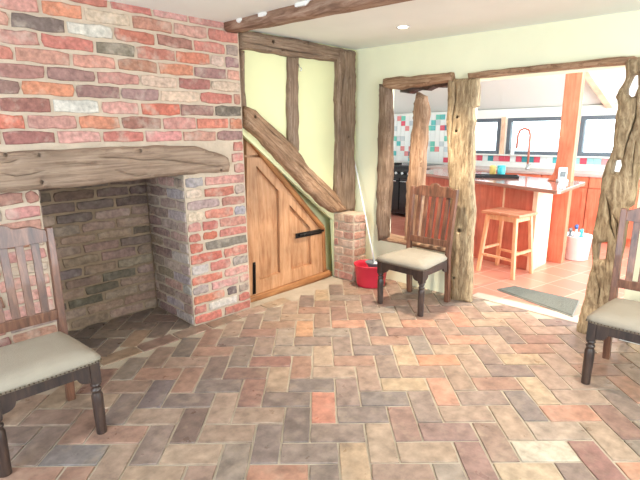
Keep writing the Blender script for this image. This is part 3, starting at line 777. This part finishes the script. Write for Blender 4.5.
def strap(name, pts, wd_, y0, y1, m, parent):
    t = MB(); q = P2(pts, BD)
    dx, dz = q[1][0]-q[0][0], q[1][1]-q[0][1]; l = math.hypot(dx, dz); nx, nz = -dz/l*wd_/2, dx/l*wd_/2
    t.prism([(q[0][0]+nx, q[0][1]+nz), (q[1][0]+nx, q[1][1]+nz), (q[1][0]-nx, q[1][1]-nz), (q[0][0]-nx, q[0][1]-nz)], 'y', y0, y1)
    return t.build(name, m, parent, bevel=.003)
bl = strap('latch_plate', [(295, 236), (321, 231)], .05, -.012, -.006, M['iron'], dr)
q = P2([(298, 235), (322, 230)], BD)
t_ = MB(); t_.tube([(q[0][0], -.02, q[0][1]), (q[1][0], -.02, q[1][1])], .013, 8); t_.lathe([(.001, 0), (.014, .002), (.014, .012), (.001, .014)], q[0][0]+.05, -.035, 10); 
t_.v[-40:] = [(x, -.02+(y+.035)*.6-.012, q[0][1]+(z-.007)) for x, y, z in t_.v[-40:]]
t_.build('latch_bolt', M['iron'], dr)
strap('bolt_plate', [(253.5, 262), (253.5, 294)], .03, -.012, -.006, M['iron'], dr)
q = P2([(253.5, 264), (253.8, 293)], BD)
t_ = MB(); t_.tube([(q[0][0], -.02, q[0][1]), (q[1][0], -.02, q[1][1])], .008, 8); t_.build('bolt_rod', M['iron'], dr)
# casing of the door
def board(name, pts, axis, f, b, m, g, label, cat, seed=0):
    o = timber(name, px(pts, axis, f, off=0), axis, f, b, m, g, seed=seed, wob=.0005, rough=.001, rnd=.006, step=.06)
    return struct(o)
board('trim_2', [(242.5, 128), (246, 129.5), (324.5, 225.5), (324, 230), (322, 229.5), (245, 136)], 'y', 3.165, 3.215, M['pinetrim'], (1, 0, -.8), '', '', 1)
board('trim_3', [(322.8, 227), (325.5, 227.5), (327, 273.5), (324, 274.5)], 'y', 3.175, 3.215, M['pinetrim'], (0, 0, 1), '', '', 2)
board('trim_4', [(248, 298.5), (330.5, 270.5), (332.5, 276), (249, 306)], 'y', 3.165, 3.30, M['pinetrim'], (1, 0, 0), '', '', 3)

# small hook on the stud
hk = MB(); c = un(298, 66, 'y', FA); pts = [(c.x, FA+.005, c.z+.015), (c.x, FA-.012, c.z+.012)]
pts += [(c.x+.014*math.sin(t), FA-.018-.01*math.sin(t), c.z-.012-.022*(1-math.cos(t))/1.4) for t in (0, .6, 1.2, 1.8, 2.4, 3.0)]
hk.tube(pts, .0035, 8); tag(hk.build('coat_hook', M['steel']), 'small metal hook screwed near the top of the slim oak stud', 'hook')

# ================================================================== SMALL BRICK PIER in the corner
bp = MB(); PA0, PA1, PB0, PB1, PT = 3.345, 3.53, 2.885, 3.15, .675
bp.box(PA0, PB0, 0, PA1, PB1, PT, 1)
wb = bp; random.seed(21)
nz_ = 8; hz = PT/nz_
pcol = [(204, 150, 128), (196, 128, 108), (212, 166, 142), (186, 118, 100), (206, 160, 140), (216, 180, 156)]
for i in range(nz_):
    z0, z1 = i*hz, (i+1)*hz
    cs_ = [(PB0, PB0+.13), (PB0+.13, PB1)] if i % 2 else [(PB0, PB0+.2), (PB0+.2, PB1)]
    lay([(a, b, random.choice(pcol)) for a, b in cs_], z0, z1, Vector((PA0, 0, 0)), Y, -X, dep=.008)
    cs_ = [(PA0, PA1)] if i % 2 else [(PA0, PA0+.09), (PA0+.09, PA1)]
    lay([(a, b, random.choice(pcol)) for a, b in cs_], z0, z1, Vector((0, PB0, 0)), X, -Y, dep=.008)
    lay([(PB0, PB1, random.choice(pcol))], z0, z1, Vector((PA1, 0, 0)), Y, X, dep=.006)
tag(bp.build('brick_pier', [M['brick'], M['mortar']], fixn=False), 'low square pale brick pier in the corner under the oak post', 'pier')

# ================================================================== CHAIRS
def make_chair(label, loc, rz):
    """front is -y; the origin is on the floor under the seat"""
    t = thing('dining_chair', label, 'chair', loc, rz, 'dark wooden dining chairs')
    fw, fy, by = .205, -.20, .205
    # turned front legs
    for s in (-1, 1):
        m = MB(); x = s*fw
        m.box(x-.023, fy-.023, .275, x+.023, fy+.023, .385)
        m.lathe([(.021, .276), (.025, .268), (.025, .262), (.018, .256), (.018, .250), (.025, .243), (.026, .236), (.020, .229), (.021, .222), (.0265, .210), (.027, .18), (.0265, .12), (.025, .06), (.0245, .02), (.0245, 0)], x, fy, 20)
        m.build('leg', M['chairblack'], t, bevel=.002)
    # back legs run up into the back posts
    for s in (-1, 1):
        m = MB()
        st = [(0, .030, .195, .022), (.10, .025, .198, .022), (.25, .015, .197, .022), (.40, 0, .197, .022), (.50, .003, .199, .021), (.70, .022, .205, .020), (.90, .045, .212, .019), (.985, .055, .214, .018)]
        rings = []
        for z, dy, x, h in st:
            rings.append(m.verts([(s*x-h*.9, by+dy-h, z), (s*x+h*.9, by+dy-h, z), (s*x+h*.9, by+dy+h, z), (s*x-h*.9, by+dy+h, z)]))
        for r0, r1 in zip(rings, rings[1:]):
            for k in range(4): m.face((r0+k, r0+(k+1) % 4, r1+(k+1) % 4, r1+k))
        m.face([rings[0]+k for k in (3, 2, 1, 0)]); m.face([rings[-1]+k for k in range(4)])
        m.build('back_leg', M['chair'], t, bevel=.003)
    # aprons with shaped corner brackets
    def apron_poly(L_, top, dep, br):
        pts = [(-L_, top), (L_, top), (L_, top-dep-br)]
        n = 8
        for i in range(n+1):
            a = PI/2*i/n; pts.append((L_-.012-br*1.2*math.sin(a), top-dep-br*math.cos(a)))
        for i in range(n, -1, -1):
            a = PI/2*i/n; pts.append((-L_+.012+br*1.2*math.sin(a), top-dep-br*math.cos(a)))
        pts.append((-L_, top-dep-br)); return pts
    fr_ = MB()
    fr_.prism(apron_poly(fw-.022, .385, .058, .038), 'y', fy-.016, fy+.008)
    fr_.prism(apron_poly(.178, .385, .045, .02), 'y', by+.0, by+.02)
    for s in (-1, 1):
        m2 = MB(); m2.prism(apron_poly((by-fy)/2-.022, .385, .058, .038), 'x', -.010, .012)
        ang = math.atan2(s*(.197-fw), by-fy)
        T = Matrix.Translation((s*.201, (by+fy)/2, 0)) @ Matrix.Rotation(-ang, 4, 'Z')
        b = fr_.verts([T @ Vector(v) for v in m2.v])
        for f in m2.f: fr_.face([b+i for i in f])
    fr_.build('seat_frame', M['chairblack'], t, bevel=.002)
    # padded seat
    c = MB(); nx, ny = 14, 14
    def sp(u, v):          # u,v in -1..1 ; trapezoid with rounded corners
        wdt = .248+(.205-.248)*(v+1)/2
        y = -.235+(.455)*(v+1)/2
        return wdt, y
    grid = {}
    for i in range(nx+1):
        for j in range(ny+1):
            u = -1+2*i/nx; v = -1+2*j/ny
            # squircle mapping keeps the corners soft
            k = 1-0.045*(abs(u)**6*abs(v)**6)
            wdt, y = sp(u, v)
            e = max(abs(u), abs(v))
            hgt = .062*(1-max(0, (e-.55)/.45)**2.6*.62)+.006*math.cos(u*1.4)*math.cos(v*1.4)
            grid[i, j] = (u*wdt*k, y*(k if abs(v) > .9 else 1), .385+hgt)
    ids = {k: c.verts([p]) for k, p in grid.items()}
    for i in range(nx):
        for j in range(ny): c.face((ids[i, j], ids[i+1, j], ids[i+1, j+1], ids[i, j+1]), 0, (1, 1, 1, 1), True)
    per = [(i, 0) for i in range(nx)]+[(nx, j) for j in range(ny)]+[(i, ny) for i in range(nx, 0, -1)]+[(0, j) for j in range(ny, 0, -1)]
    bot = [c.verts([(grid[k][0]*.975, grid[k][1]*.975, .383)]) for k in per]
    for q in range(len(per)):
        r_ = (q+1) % len(per); c.face((ids[per[q]], bot[q], bot[r_], ids[per[r_]]), 0, (1, 1, 1, 1), True)
    c.face(bot)
    pad = c.build('seat', M['fabric'], t)
    nl = MB()
    for q in range(len(per)):
        for f_ in (0, .5):
            a = Vector(grid[per[q]]); b = Vector(grid[per[(q+1) % len(per)]]); p = a.lerp(b, f_)
            if p.y > .19: continue
            p = Vector((p.x*1.0, p.y*1.0, .392)); nl.box(p.x-.0028, p.y-.0028, p.z-.003, p.x+.0028, p.y+.0028, p.z+.003)
    nl.build('nail_trim', M['nail'], pad)
    # crest rail with shaped top, lower rail, slats
    def backy(z): return by+.003+(z-.5)*.12
    m = MB(); n = 24; top = []; bt = []
    for i in range(n+1):
        u = -1+2*i/n
        zt = .978+.028*math.cos(u*PI/2)**1.0+(.010 if abs(u) < .22 else 0)+.006*math.cos(u*PI*3)
        top.append((u*.198, zt)); bt.append((u*.198, .912-.006*math.cos(u*PI/2)))
    def bent(z0off, th_, pts):
        f0 = m.verts([(x, backy(z)-th_/2+z0off-.010*(1-(x/.2)**2)*-1, z) for x, z in pts]); f1 = m.verts([(x, backy(z)+th_/2+z0off-.010*(1-(x/.2)**2)*-1, z) for x, z in pts])
        return f0, f1
    f0, f1 = bent(0, .024, top+bt)
    for i in range(n):
        a, b, c_, d = i, i+1, n+1+i+1, n+1+i
        m.face((f0+a, f0+b, f0+c_, f0+d)); m.face((f1+a, f1+d, f1+c_, f1+b)); m.face((f0+a, f1+a, f1+b, f0+b)); m.face((f0+d, f0+c_, f1+c_, f1+d))
    m.face((f0, f0+n+1, f1+n+1, f1)); m.face((f0+n, f1+n, f1+2*n+1, f0+2*n+1))
    m.build('crest_rail', M['chair'], t, bevel=.002)
    m = MB(); m.box(-.188, backy(.52)-.010, .495, .188, backy(.52)+.012, .550); m.build('lower_rail', M['chair'], t, bevel=.003)
    for k in range(5):
        x = (k-2)*.066; m = MB(); h = .019
        z0, z1 = .545, .910
        b = m.verts([(x-h, backy(z0)-.006, z0), (x+h, backy(z0)-.006, z0), (x+h, backy(z0)+.006, z0), (x-h, backy(z0)+.006, z0),
                     (x*1.06-h, backy(z1)+.002, z1), (x*1.06+h, backy(z1)+.002, z1), (x*1.06+h, backy(z1)+.014, z1), (x*1.06-h, backy(z1)+.014, z1)])
        for q in ((0, 3, 2, 1), (4, 5, 6, 7), (0, 1, 5, 4), (1, 2, 6, 5), (2, 3, 7, 6), (3, 0, 4, 7)): m.face([b+i for i in q])
        m.build('slat', M['chair'], t, bevel=.002)
    return t
ch = make_chair('dark slat-back dining chair with beige seat beside the fireplace', (.455, 2.425, 0), 0)
c2 = copy_tree(ch); c2.location = (3.255, 2.12, 0); c2.rotation_euler = (0, 0, -PI/2)
c2['label'] = 'dark slat-back dining chair standing in front of the small internal opening'
c3 = copy_tree(ch); c3.location = (3.05, .44, 0); c3.rotation_euler = (0, 0, -PI/2+.02)
c3['label'] = 'dark slat-back dining chair beside the gnarled post, cut by the right edge'

# ================================================================== MOP AND BUCKET
bc = un(373, 283, 'z', 0)
BX, BY = 3.38, 2.69
bk = thing('mop_bucket', 'red plastic mop bucket on the brick floor behind the chair', 'bucket', (BX, BY, 0), math.radians(-50))
m = MB(); prof = [(.12, 0), (.132, .008), (.138, .03), (.160, .20), (.168, .212), (.168, .225), (.158, .222), (.148, .19), (.128, .03), (.02, .02)]
m.lathe(prof, 0, 0, 28, sx=1.0, sy=.85, cap=True); m.build('bucket_body', M['red'], bk)
m = MB(); m.lathe([(.05, .13), (.075, .20), (.10, .232), (.105, .240), (.098, .240), (.065, .205), (.045, .14)], .035, 0, 20, sx=.9, sy=.8); m.build('wringer_cone', M['greyplastic'], bk)
m = MB(); m.tube([(-.142, 0, .215), (-.12, 0, .30), (-.05, -.02, .335), (.05, -.02, .335), (.12, 0, .30), (.142, 0, .215)][:2]+[(-.142, 0, .215)], .004, 6)
mp_ = thing('mop', 'white mop with a thin pale handle leaning on the wall corner', 'mop', (BX+.04, BY, 0))
p0 = Vector((BX+.045, BY-.02, .17)); p1 = Vector((3.61, 3.11, 1.17))
m = MB(); m.tube([p0-mp_.location, p1-mp_.location], .0075, 10); m.build('handle', M['whiteplastic'], mp_)
m = MB()
for k in range(16):
    a = 2*PI*k/16; q = p0-mp_.location
    m.tube([q+Vector((0, 0, .06)), q+Vector((.025*math.cos(a), .025*math.sin(a), .03)), q+Vector((.035*math.cos(a), .035*math.sin(a), -.05))], .009, 6)
m.build('mop_head', M['whiteplastic'], mp_)

# ================================================================== DOWNLIGHT
c = un(403, 27, 'z', zc(2.18))
dl = thing('ceiling_downlight', 'small round lit downlight in the cream ceiling', 'lamp', (c.x, c.y, zc(c.y)))
m = MB(); m.lathe([(.036, -.002), (.052, -.004), (.052, .0), (.036, .004)], 0, 0, 28, cap=False); m.build('bezel', M['whiteplastic'], dl)
m = MB(); m.lathe([(.036, -.001), (.001, -.0015)], 0, 0, 24, cap=False); m.build('bulb', M['lamp'], dl)
def spot(loc, e, col=(1, .84, .62), ang=115):
    l = bpy.data.lights.new('downlight_lamp', 'SPOT'); l.energy = e; l.color = col; l.spot_size = math.radians(ang); l.spot_blend = .8; l.shadow_soft_size = .025
    o = bpy.data.objects.new('downlight_lamp', l); COL.objects.link(o); o.location = loc; return o
spot((c.x, c.y, zc(c.y)-.02), 185, (1, .88, .70), 92)
for x, y in ((2.75, .55), (.55, 1.9), (1.3, -.6)):
    spot((x, y, zc(y)-.02), 95 if x > 2 else 30, (1, .90, .76), 92)

# ================================================================== DOORMAT
mt = thing('doormat', 'grey-green rectangular doormat on the kitchen tiles by the doorway', 'mat')
pts = [un(x, y, 'z', .012) for x, y in ((497, 289), (514, 286), (580, 300.5), (573, 316.5))]
m = MB(); m.prism([(p.x, p.y) for p in pts], 'z', .0, .012); m.build('mat_backing', M['matedge'], mt, bevel=.002)
cx = sum(p.x for p in pts)/4; cy = sum(p.y for p in pts)/4
m = MB(); m.prism([(cx+(p.x-cx)*.95, cy+(p.y-cy)*.97) for p in pts], 'z', .012, .018); m.build('mat_pile', M['mat'], mt)

# ================================================================== KITCHEN
# island
isl = thing('kitchen_island', 'orange-red wooden kitchen island base with a pale end panel', 'kitchen island', (5.2, 2.3, 0))
def IB(name, poly, z0, z1, m_, bevel=.004):
    m = MB(); m.prism([(p[0]-5.2, p[1]-2.3) for p in poly], 'z', z0, z1); return m.build(name, m_, isl, bevel=bevel)
FL0 = (4.93, 1.80); FL1 = (5.02, 2.42); FL2 = (5.62, 3.70)
IB('front_panel', [FL0, FL1, (5.40, 3.10), FL2, (5.68, 3.68), (5.46, 3.08), (5.08, 2.40), (4.99, 1.80)], 0.0, .875, M['redwood'])
IB('end_panel', [(4.905, 1.745), (5.34, 1.745), (5.34, 1.795), (4.905, 1.795)], 0, .875, M['peach'])
IB('cabinet_body', [(5.36, 1.83), (5.95, 1.83), (6.15, 3.68), (5.70, 3.68), (5.50, 3.08), (5.2, 2.4), (5.10, 1.83)], .08, .875, M['orange'])
IB('plinth', [(5.40, 1.86), (5.9, 1.86), (6.1, 3.6), (5.72, 3.6), (5.52, 3.08), (5.25, 2.4)], 0, .08, M['redwood'])
IB('panel_batten', [(4.972, 2.12), (4.988, 2.12), (4.990, 2.14), (4.974, 2.14)], .02, .87, M['peach'], .001)
wt = MB()
wpoly = [(4.57, 1.465), (4.60, 1.44), (5.56, 1.50), (5.60, 1.54), (5.78, 2.1), (6.10, 2.9), (6.28, 3.75), (5.50, 3.75), (5.36, 3.30), (4.97, 2.46)]
wt.prism(wpoly, 'z', .877, .915)
tag(wt.build('island_worktop', M['worktop'], bevel=.008), 'polished brown worktop of the kitchen island, jutting out above the stool', 'worktop')
# tall post with its flared knee
tp = thing('timber_post', 'tall orange-painted square timber post rising at the end of the island', 'post', (5.44, 1.66, 0))
T = Matrix.Rotation(math.radians(0), 4, 'Z')
m = MB(); m.box(0, -.045, 0, .10, .12, 2.56); 
m.build('post_shaft', M['orange'], tp, bevel=.006)
m = MB(); m.prism([(.12, .917), (.20, .917), (.165, .95), (.135, 1.02), (.12, 1.16)], 'x', 0, .10); m.build('knee', M['orange'], tp, bevel=.004)
rf = MB()
q0 = Vector((6.30, 1.86, 2.19)); q1 = Vector((7.38, 1.80, 1.79))
for (a, b, hw, hh) in ((q0-(q1-q0)*1.2, q1, .045, .05),):
    d = (b-a).normalized(); s_ = d.cross(Vector((0, 0, 1))).normalized(); u_ = s_.cross(d)
    v = rf.verts([a+s_*sx*hw+u_*sz*hh for sx, sz in ((-1, -1), (1, -1), (1, 1), (-1, 1))]+[b+s_*sx*hw+u_*sz*hh for sx, sz in ((-1, -1), (1, -1), (1, 1), (-1, 1))])
    for q in ((0, 3, 2, 1), (4, 5, 6, 7), (0, 1, 5, 4), (1, 2, 6, 5), (2, 3, 7, 6), (3, 0, 4, 7)): rf.face([v+i for i in q])
tag(rf.build('rafter', M['peach'], bevel=.005), 'pale wooden rafter sloping down to the top of the far kitchen wall', 'rafter')
m = MB(); m.box(KA-.03, 3.225, 1.10, KA, 3.29, 1.68); struct(m.build('trim_5', M['peach'], bevel=.003))
m = MB(); m.box(KA-.10, 1.0, 1.085, KA-.002, 4.1, 1.102); struct(m.build('trim_6', M['white'], bevel=.003))

# back run of cupboards
def cabinet(b0, b1, label):
    t = thing('base_cabinet', label, 'cabinet', (6.82, (b0+b1)/2, 0), 0, 'base cabinets along the far kitchen wall')
    w_ = (b1-b0)/2-.002
    m = MB(); m.box(0, -w_, .1, .56, w_, .86); m.box(.05, -w_, 0, .56, w_, .1); m.build('carcass', M['orange'], t)
    m = MB(); m.box(-.02, -w_+.004, .72, 0, w_-.004, .855); d = m.build('drawer', M['orange'], t, bevel=.003)
    k = MB(); k.tube([(-.02, 0, .79), (-.045, 0, .79)], [.007, .015], 10); k.build('knob', M['whiteplastic'], d)
    for s in (-1, 1):
        m = MB(); y0, y1 = (-w_+.004, -.003) if s < 0 else (.003, w_-.004)
        m.box(-.02, y0, .11, -.008, y1, .71)
        for (a, b, c_, e) in ((y0, y0+.05, .11, .71), (y1-.05, y1, .11, .71), (y0+.05, y1-.05, .11, .16), (y0+.05, y1-.05, .66, .71)): m.box(-.028, a, c_, -.02, b, e)
        d = m.build('cabinet_door', M['orange'], t)
        k = MB(); yk = -.03*s if 0 else s*.03; k.tube([(-.028, yk, .62), (-.05, yk, .62)], [.006, .014], 10); k.build('knob', M['whiteplastic'], d)
for i, (b0, b1, lb) in enumerate(((.6, 1.2, 'orange base cabinet hidden mostly behind the gnarled post'), (1.2, 1.8, 'orange wooden base cabinet with white knobs behind the white bin'), (1.8, 2.4, 'orange base cabinet just behind the tall orange post'), (2.4, 3.0, 'orange base cabinet behind the right part of the island'), (3.0, 3.6, 'orange base cabinet behind the middle of the island'), (3.6, 4.2, 'orange base cabinet next to the black range cooker'))):
    cabinet(b0, b1, lb)
m = MB(); m.box(6.78, .55, .862, KA-.002, 4.28, .90); tag(m.build('back_worktop', M['backtop'], bevel=.004), 'long pale worktop running under the kitchen windows', 'worktop')
# range cooker
rc = thing('range_cooker', 'black range cooker with a metal rail seen through the small opening', 'cooker', (6.70, 4.72, 0))
m = MB(); m.box(0, -.42, .05, .68, .42, .89); m.build('cooker_body', M['black'], rc, bevel=.008)
m = MB(); m.box(-.03, -.44, .86, .69, .44, .905); m.build('hob', M['black'], rc, bevel=.005)
for s in (-1, 1):
    m = MB(); m.box(-.025, -.40 if s < 0 else .01, .12, -.001, -.01 if s < 0 else .40, .68); d = m.build('oven_door', M['black'], rc, bevel=.006)
    k = MB(); c_ = -.205*-s if 0 else s*.205; k.tube([(-.06, c_-.16, .63), (-.06, c_+.16, .63)], .012, 8); k.tube([(-.025, c_-.14, .63), (-.06, c_-.14, .63)], .008, 6); k.tube([(-.025, c_+.14, .63), (-.06, c_+.14, .63)], .008, 6); k.build('handle', M['steel'], d)
for k_ in range(6):
    m = MB(); m.tube([(-.02, -.33+.13*k_, .77), (-.055, -.33+.13*k_, .77)], .022, 12); m.build('control_knob', M['steel'], rc)
for i, (x, y) in enumerate(((.16, -.2), (.16, .2), (.46, 0))):
    m = MB(); m.lathe([(.09, .905), (.1, .92), (.08, .93), (.02, .93)], x, y, 16); m.build('burner', M['iron'], rc)
# things on the hob
pan = thing('saucepan', 'dark saucepan on the hob of the black range cooker', 'saucepan', (6.86, 4.52, .93))
m = MB(); m.lathe([(.09, 0), (.105, .01), (.107, .12), (.112, .125), (.10, .122), (.095, .015), (.01, .01)], 0, 0, 20); m.build('pan_body', M['black'], pan)
m = MB(); m.tube([(-.1, 0, .1), (-.27, -.03, .12)], .011, 8); m.build('handle', M['steel'], pan)

# stool
st = thing('bar_stool', 'pale wooden bar stool with slatted-back-free square seat by the island', 'stool', (4.72, 1.97, 0), math.radians(-2))
st['label'] = 'pale wooden backless bar stool standing in front of the kitchen island'
hs_ = [un(x, y, 'z', 0) for x, y in ((482, 270), (513, 281), (531, 271), (500, 262))]
m = MB(); sz = [un(x, y, 'z', .655) for x, y in ((484, 210.5), (517, 215.5), (535, 211.5), (503, 207))]
sx_ = sum(p.x for p in sz)/4; sy_ = sum(p.y for p in sz)/4
st.location = (sx_, sy_, 0); st.rotation_euler = (0, 0, 0)
sang = math.atan2(sz[0].y-sz[1].y, sz[0].x-sz[1].x)-PI/2
st.rotation_euler = (0, 0, sang*.8)
for i in range(4):
    m.box(-.175, -.215+.108*i, .625, .175, -.215+.108*i+.104, .655)
m.build('seat', M['stoolseat'], st, bevel=.008)
for sx in (-1, 1):
    for sy in (-1, 1):
        m = MB(); m.tube([(sx*.175, sy*.20, 0), (sx*.13, sy*.155, .627)], .025, 4, smooth=False); m.build('leg', M['stool'], st, bevel=.003)
for (a, b, z) in (((-1, -1), (-1, 1), .19), ((1, -1), (1, 1), .19), ((-1, -1), (1, -1), .25), ((-1, 1), (1, 1), .25)):
    k = 1-z/.627; X0 = .13+.045*k; Y0 = .155+.045*k
    m = MB(); m.tube([(a[0]*X0, a[1]*Y0, z), (b[0]*X0, b[1]*Y0, z)], .017, 4, smooth=False); m.build('stretcher', M['stool'], st)
m = MB(); 
for s in (-1, 1):
    m.box(s*.13-.01, -.15, .57, s*.13+.01, .15, .625); m.box(-.125, s*.155-.01, .57, .125, s*.155+.01, .625)
m.build('seat_rail', M['stool'], st)

# tap over the sink
c = un(528, 167, 'z', .9); c.x = 7.10; c.y = un(529, 150, 'x', 7.1).y
tp_ = thing('kitchen_tap', 'tall arched copper-coloured kitchen tap under the middle window', 'tap', (7.10, c.y, .90))
m = MB(); m.lathe([(.03, 0), (.03, .02), (.018, .03), (.015, .1)], 0, 0, 14); m.build('tap_base', M['steel'], tp_)
m = MB(); pts = [(0, 0, .03), (0, 0, .50)]+[(0, .09-.09*math.cos(t), .50+.10*math.sin(t)) for t in (PI*.25, PI*.5, PI*.75, PI)]+[(0, .185, .30)]
m.tube(pts, .016, 10); m.build('spout', M['copper'], tp_)
m = MB(); m.tube([(0, -.01, .06), (0, -.06, .09)], .007, 8); m.build('lever', M['steel'], tp_)

# things on the island worktop
def on_isl(x, y): return un(x, y, 'z', .915)
p = on_isl(496, 177.5)
t = thing('serving_tray', 'flat black tray on the left of the island worktop', 'tray', (p.x, p.y, .915), math.radians(25))
m = MB(); m.box(-.10, -.24, 0, .10, .24, .012); m.build('tray_base', M['black'], t, bevel=.004)
m = MB(); m.box(-.11, -.25, 0, -.10, .25, .03); m.box(.10, -.25, 0, .11, .25, .03); m.box(-.1, -.25, 0, .1, -.24, .03); m.box(-.1, .24, 0, .1, .25, .03); m.build('tray_rim', M['black'], t)
p = un(506, 176, 'z', .927)
t = thing('mug', 'turquoise mug standing on the island worktop behind the black tray', 'mug', (p.x+.22, p.y+.16, .915))
m = MB(); m.lathe([(.04, 0), (.048, .01), (.05, .12), (.045, .12), (.042, .015), (.01, .012)], 0, 0, 18); m.build('mug_body', M['teal'], t)
m = MB(); m.tube([(-.048, 0, .10), (-.085, 0, .09), (-.085, 0, .04), (-.048, 0, .03)], .007, 8); m.build('handle', M['teal'], t)
t = thing('storage_pot', 'small yellow pot left of the turquoise mug on the island', 'pot', (p.x+.26, p.y+.29, .915))
m = MB(); m.lathe([(.035, 0), (.04, .01), (.042, .10), (.03, .115), (.001, .118)], 0, 0, 16); m.build('pot_body', M['yellow'], t)
p = on_isl(563, 181)
t = thing('cordless_phone', 'small phone-like handset in a pale stand beside the orange post', 'phone', (p.x-.13, p.y-.03, .915), math.radians(40))
m = MB(); m.box(-.04, -.05, 0, .04, .05, .03); m.build('stand', M['whiteplastic'], t, bevel=.005)
m = MB(); m.box(-.005, -.045, .03, .015, .045, .155); m.build('handset', M['whiteplastic'], t, bevel=.006)
m = MB(); m.box(-.008, -.03, .055, -.004, .03, .115); m.build('screen', M['black'], t)
p = un(512, 152, 'x', 7.34)
m = MB(); m.lathe([(.03, 0), (.032, .02), (.032, .10), (.012, .13), (.012, .15), (.001, .152)], 0, 0, 14)
tag(m.build('bottle', M['whiteplastic'], loc=(7.345, p.y, 1.102)), 'small white bottle on the sill of the far kitchen windows', 'bottle')

# white bin with cleaning bottles
p = un(575, 258, 'z', 0)
bn = thing('storage_bin', 'round white bin on the kitchen floor beside the orange post', 'bin', (5.78, 1.58, 0))
m = MB(); m.lathe([(.12, 0), (.135, .01), (.155, .27), (.163, .275), (.163, .285), (.150, .283), (.146, .27), (.125, .02), (.01, .015)], 0, 0, 26); m.build('bin_body', M['whiteplastic'], bn)
for k_, (dx, dy, mm, nm, h) in enumerate(((.05, .03, 'blue', 'blue-capped bottle poking out of the left of the white bin', .40), (-.03, -.05, 'teal', 'teal spray bottle poking out of the right of the white bin', .37), (.0, .075, 'greyplastic', 'grey bottle poking out of the rear of the white bin', .36))):
    t = thing('cleaning_bottle', nm, 'bottle', (5.78+dx, 1.58+dy, .022), 0, 'bottles in the white bin')
    m = MB(); m.lathe([(.03, 0), (.034, .01), (.034, h*.6), (.014, h*.72), (.012, h*.8)], 0, 0, 14); m.build('bottle_body', M['whiteplastic'] if k_ < 1 else M[mm], t)
    m = MB(); m.lathe([(.015, h*.8), (.017, h*.81), (.017, h*.92), (.001, h*.93)], 0, 0, 12); m.box(-.06, -.008, h*.86, 0, .008, h*.92); m.build('cap', M[mm], t)
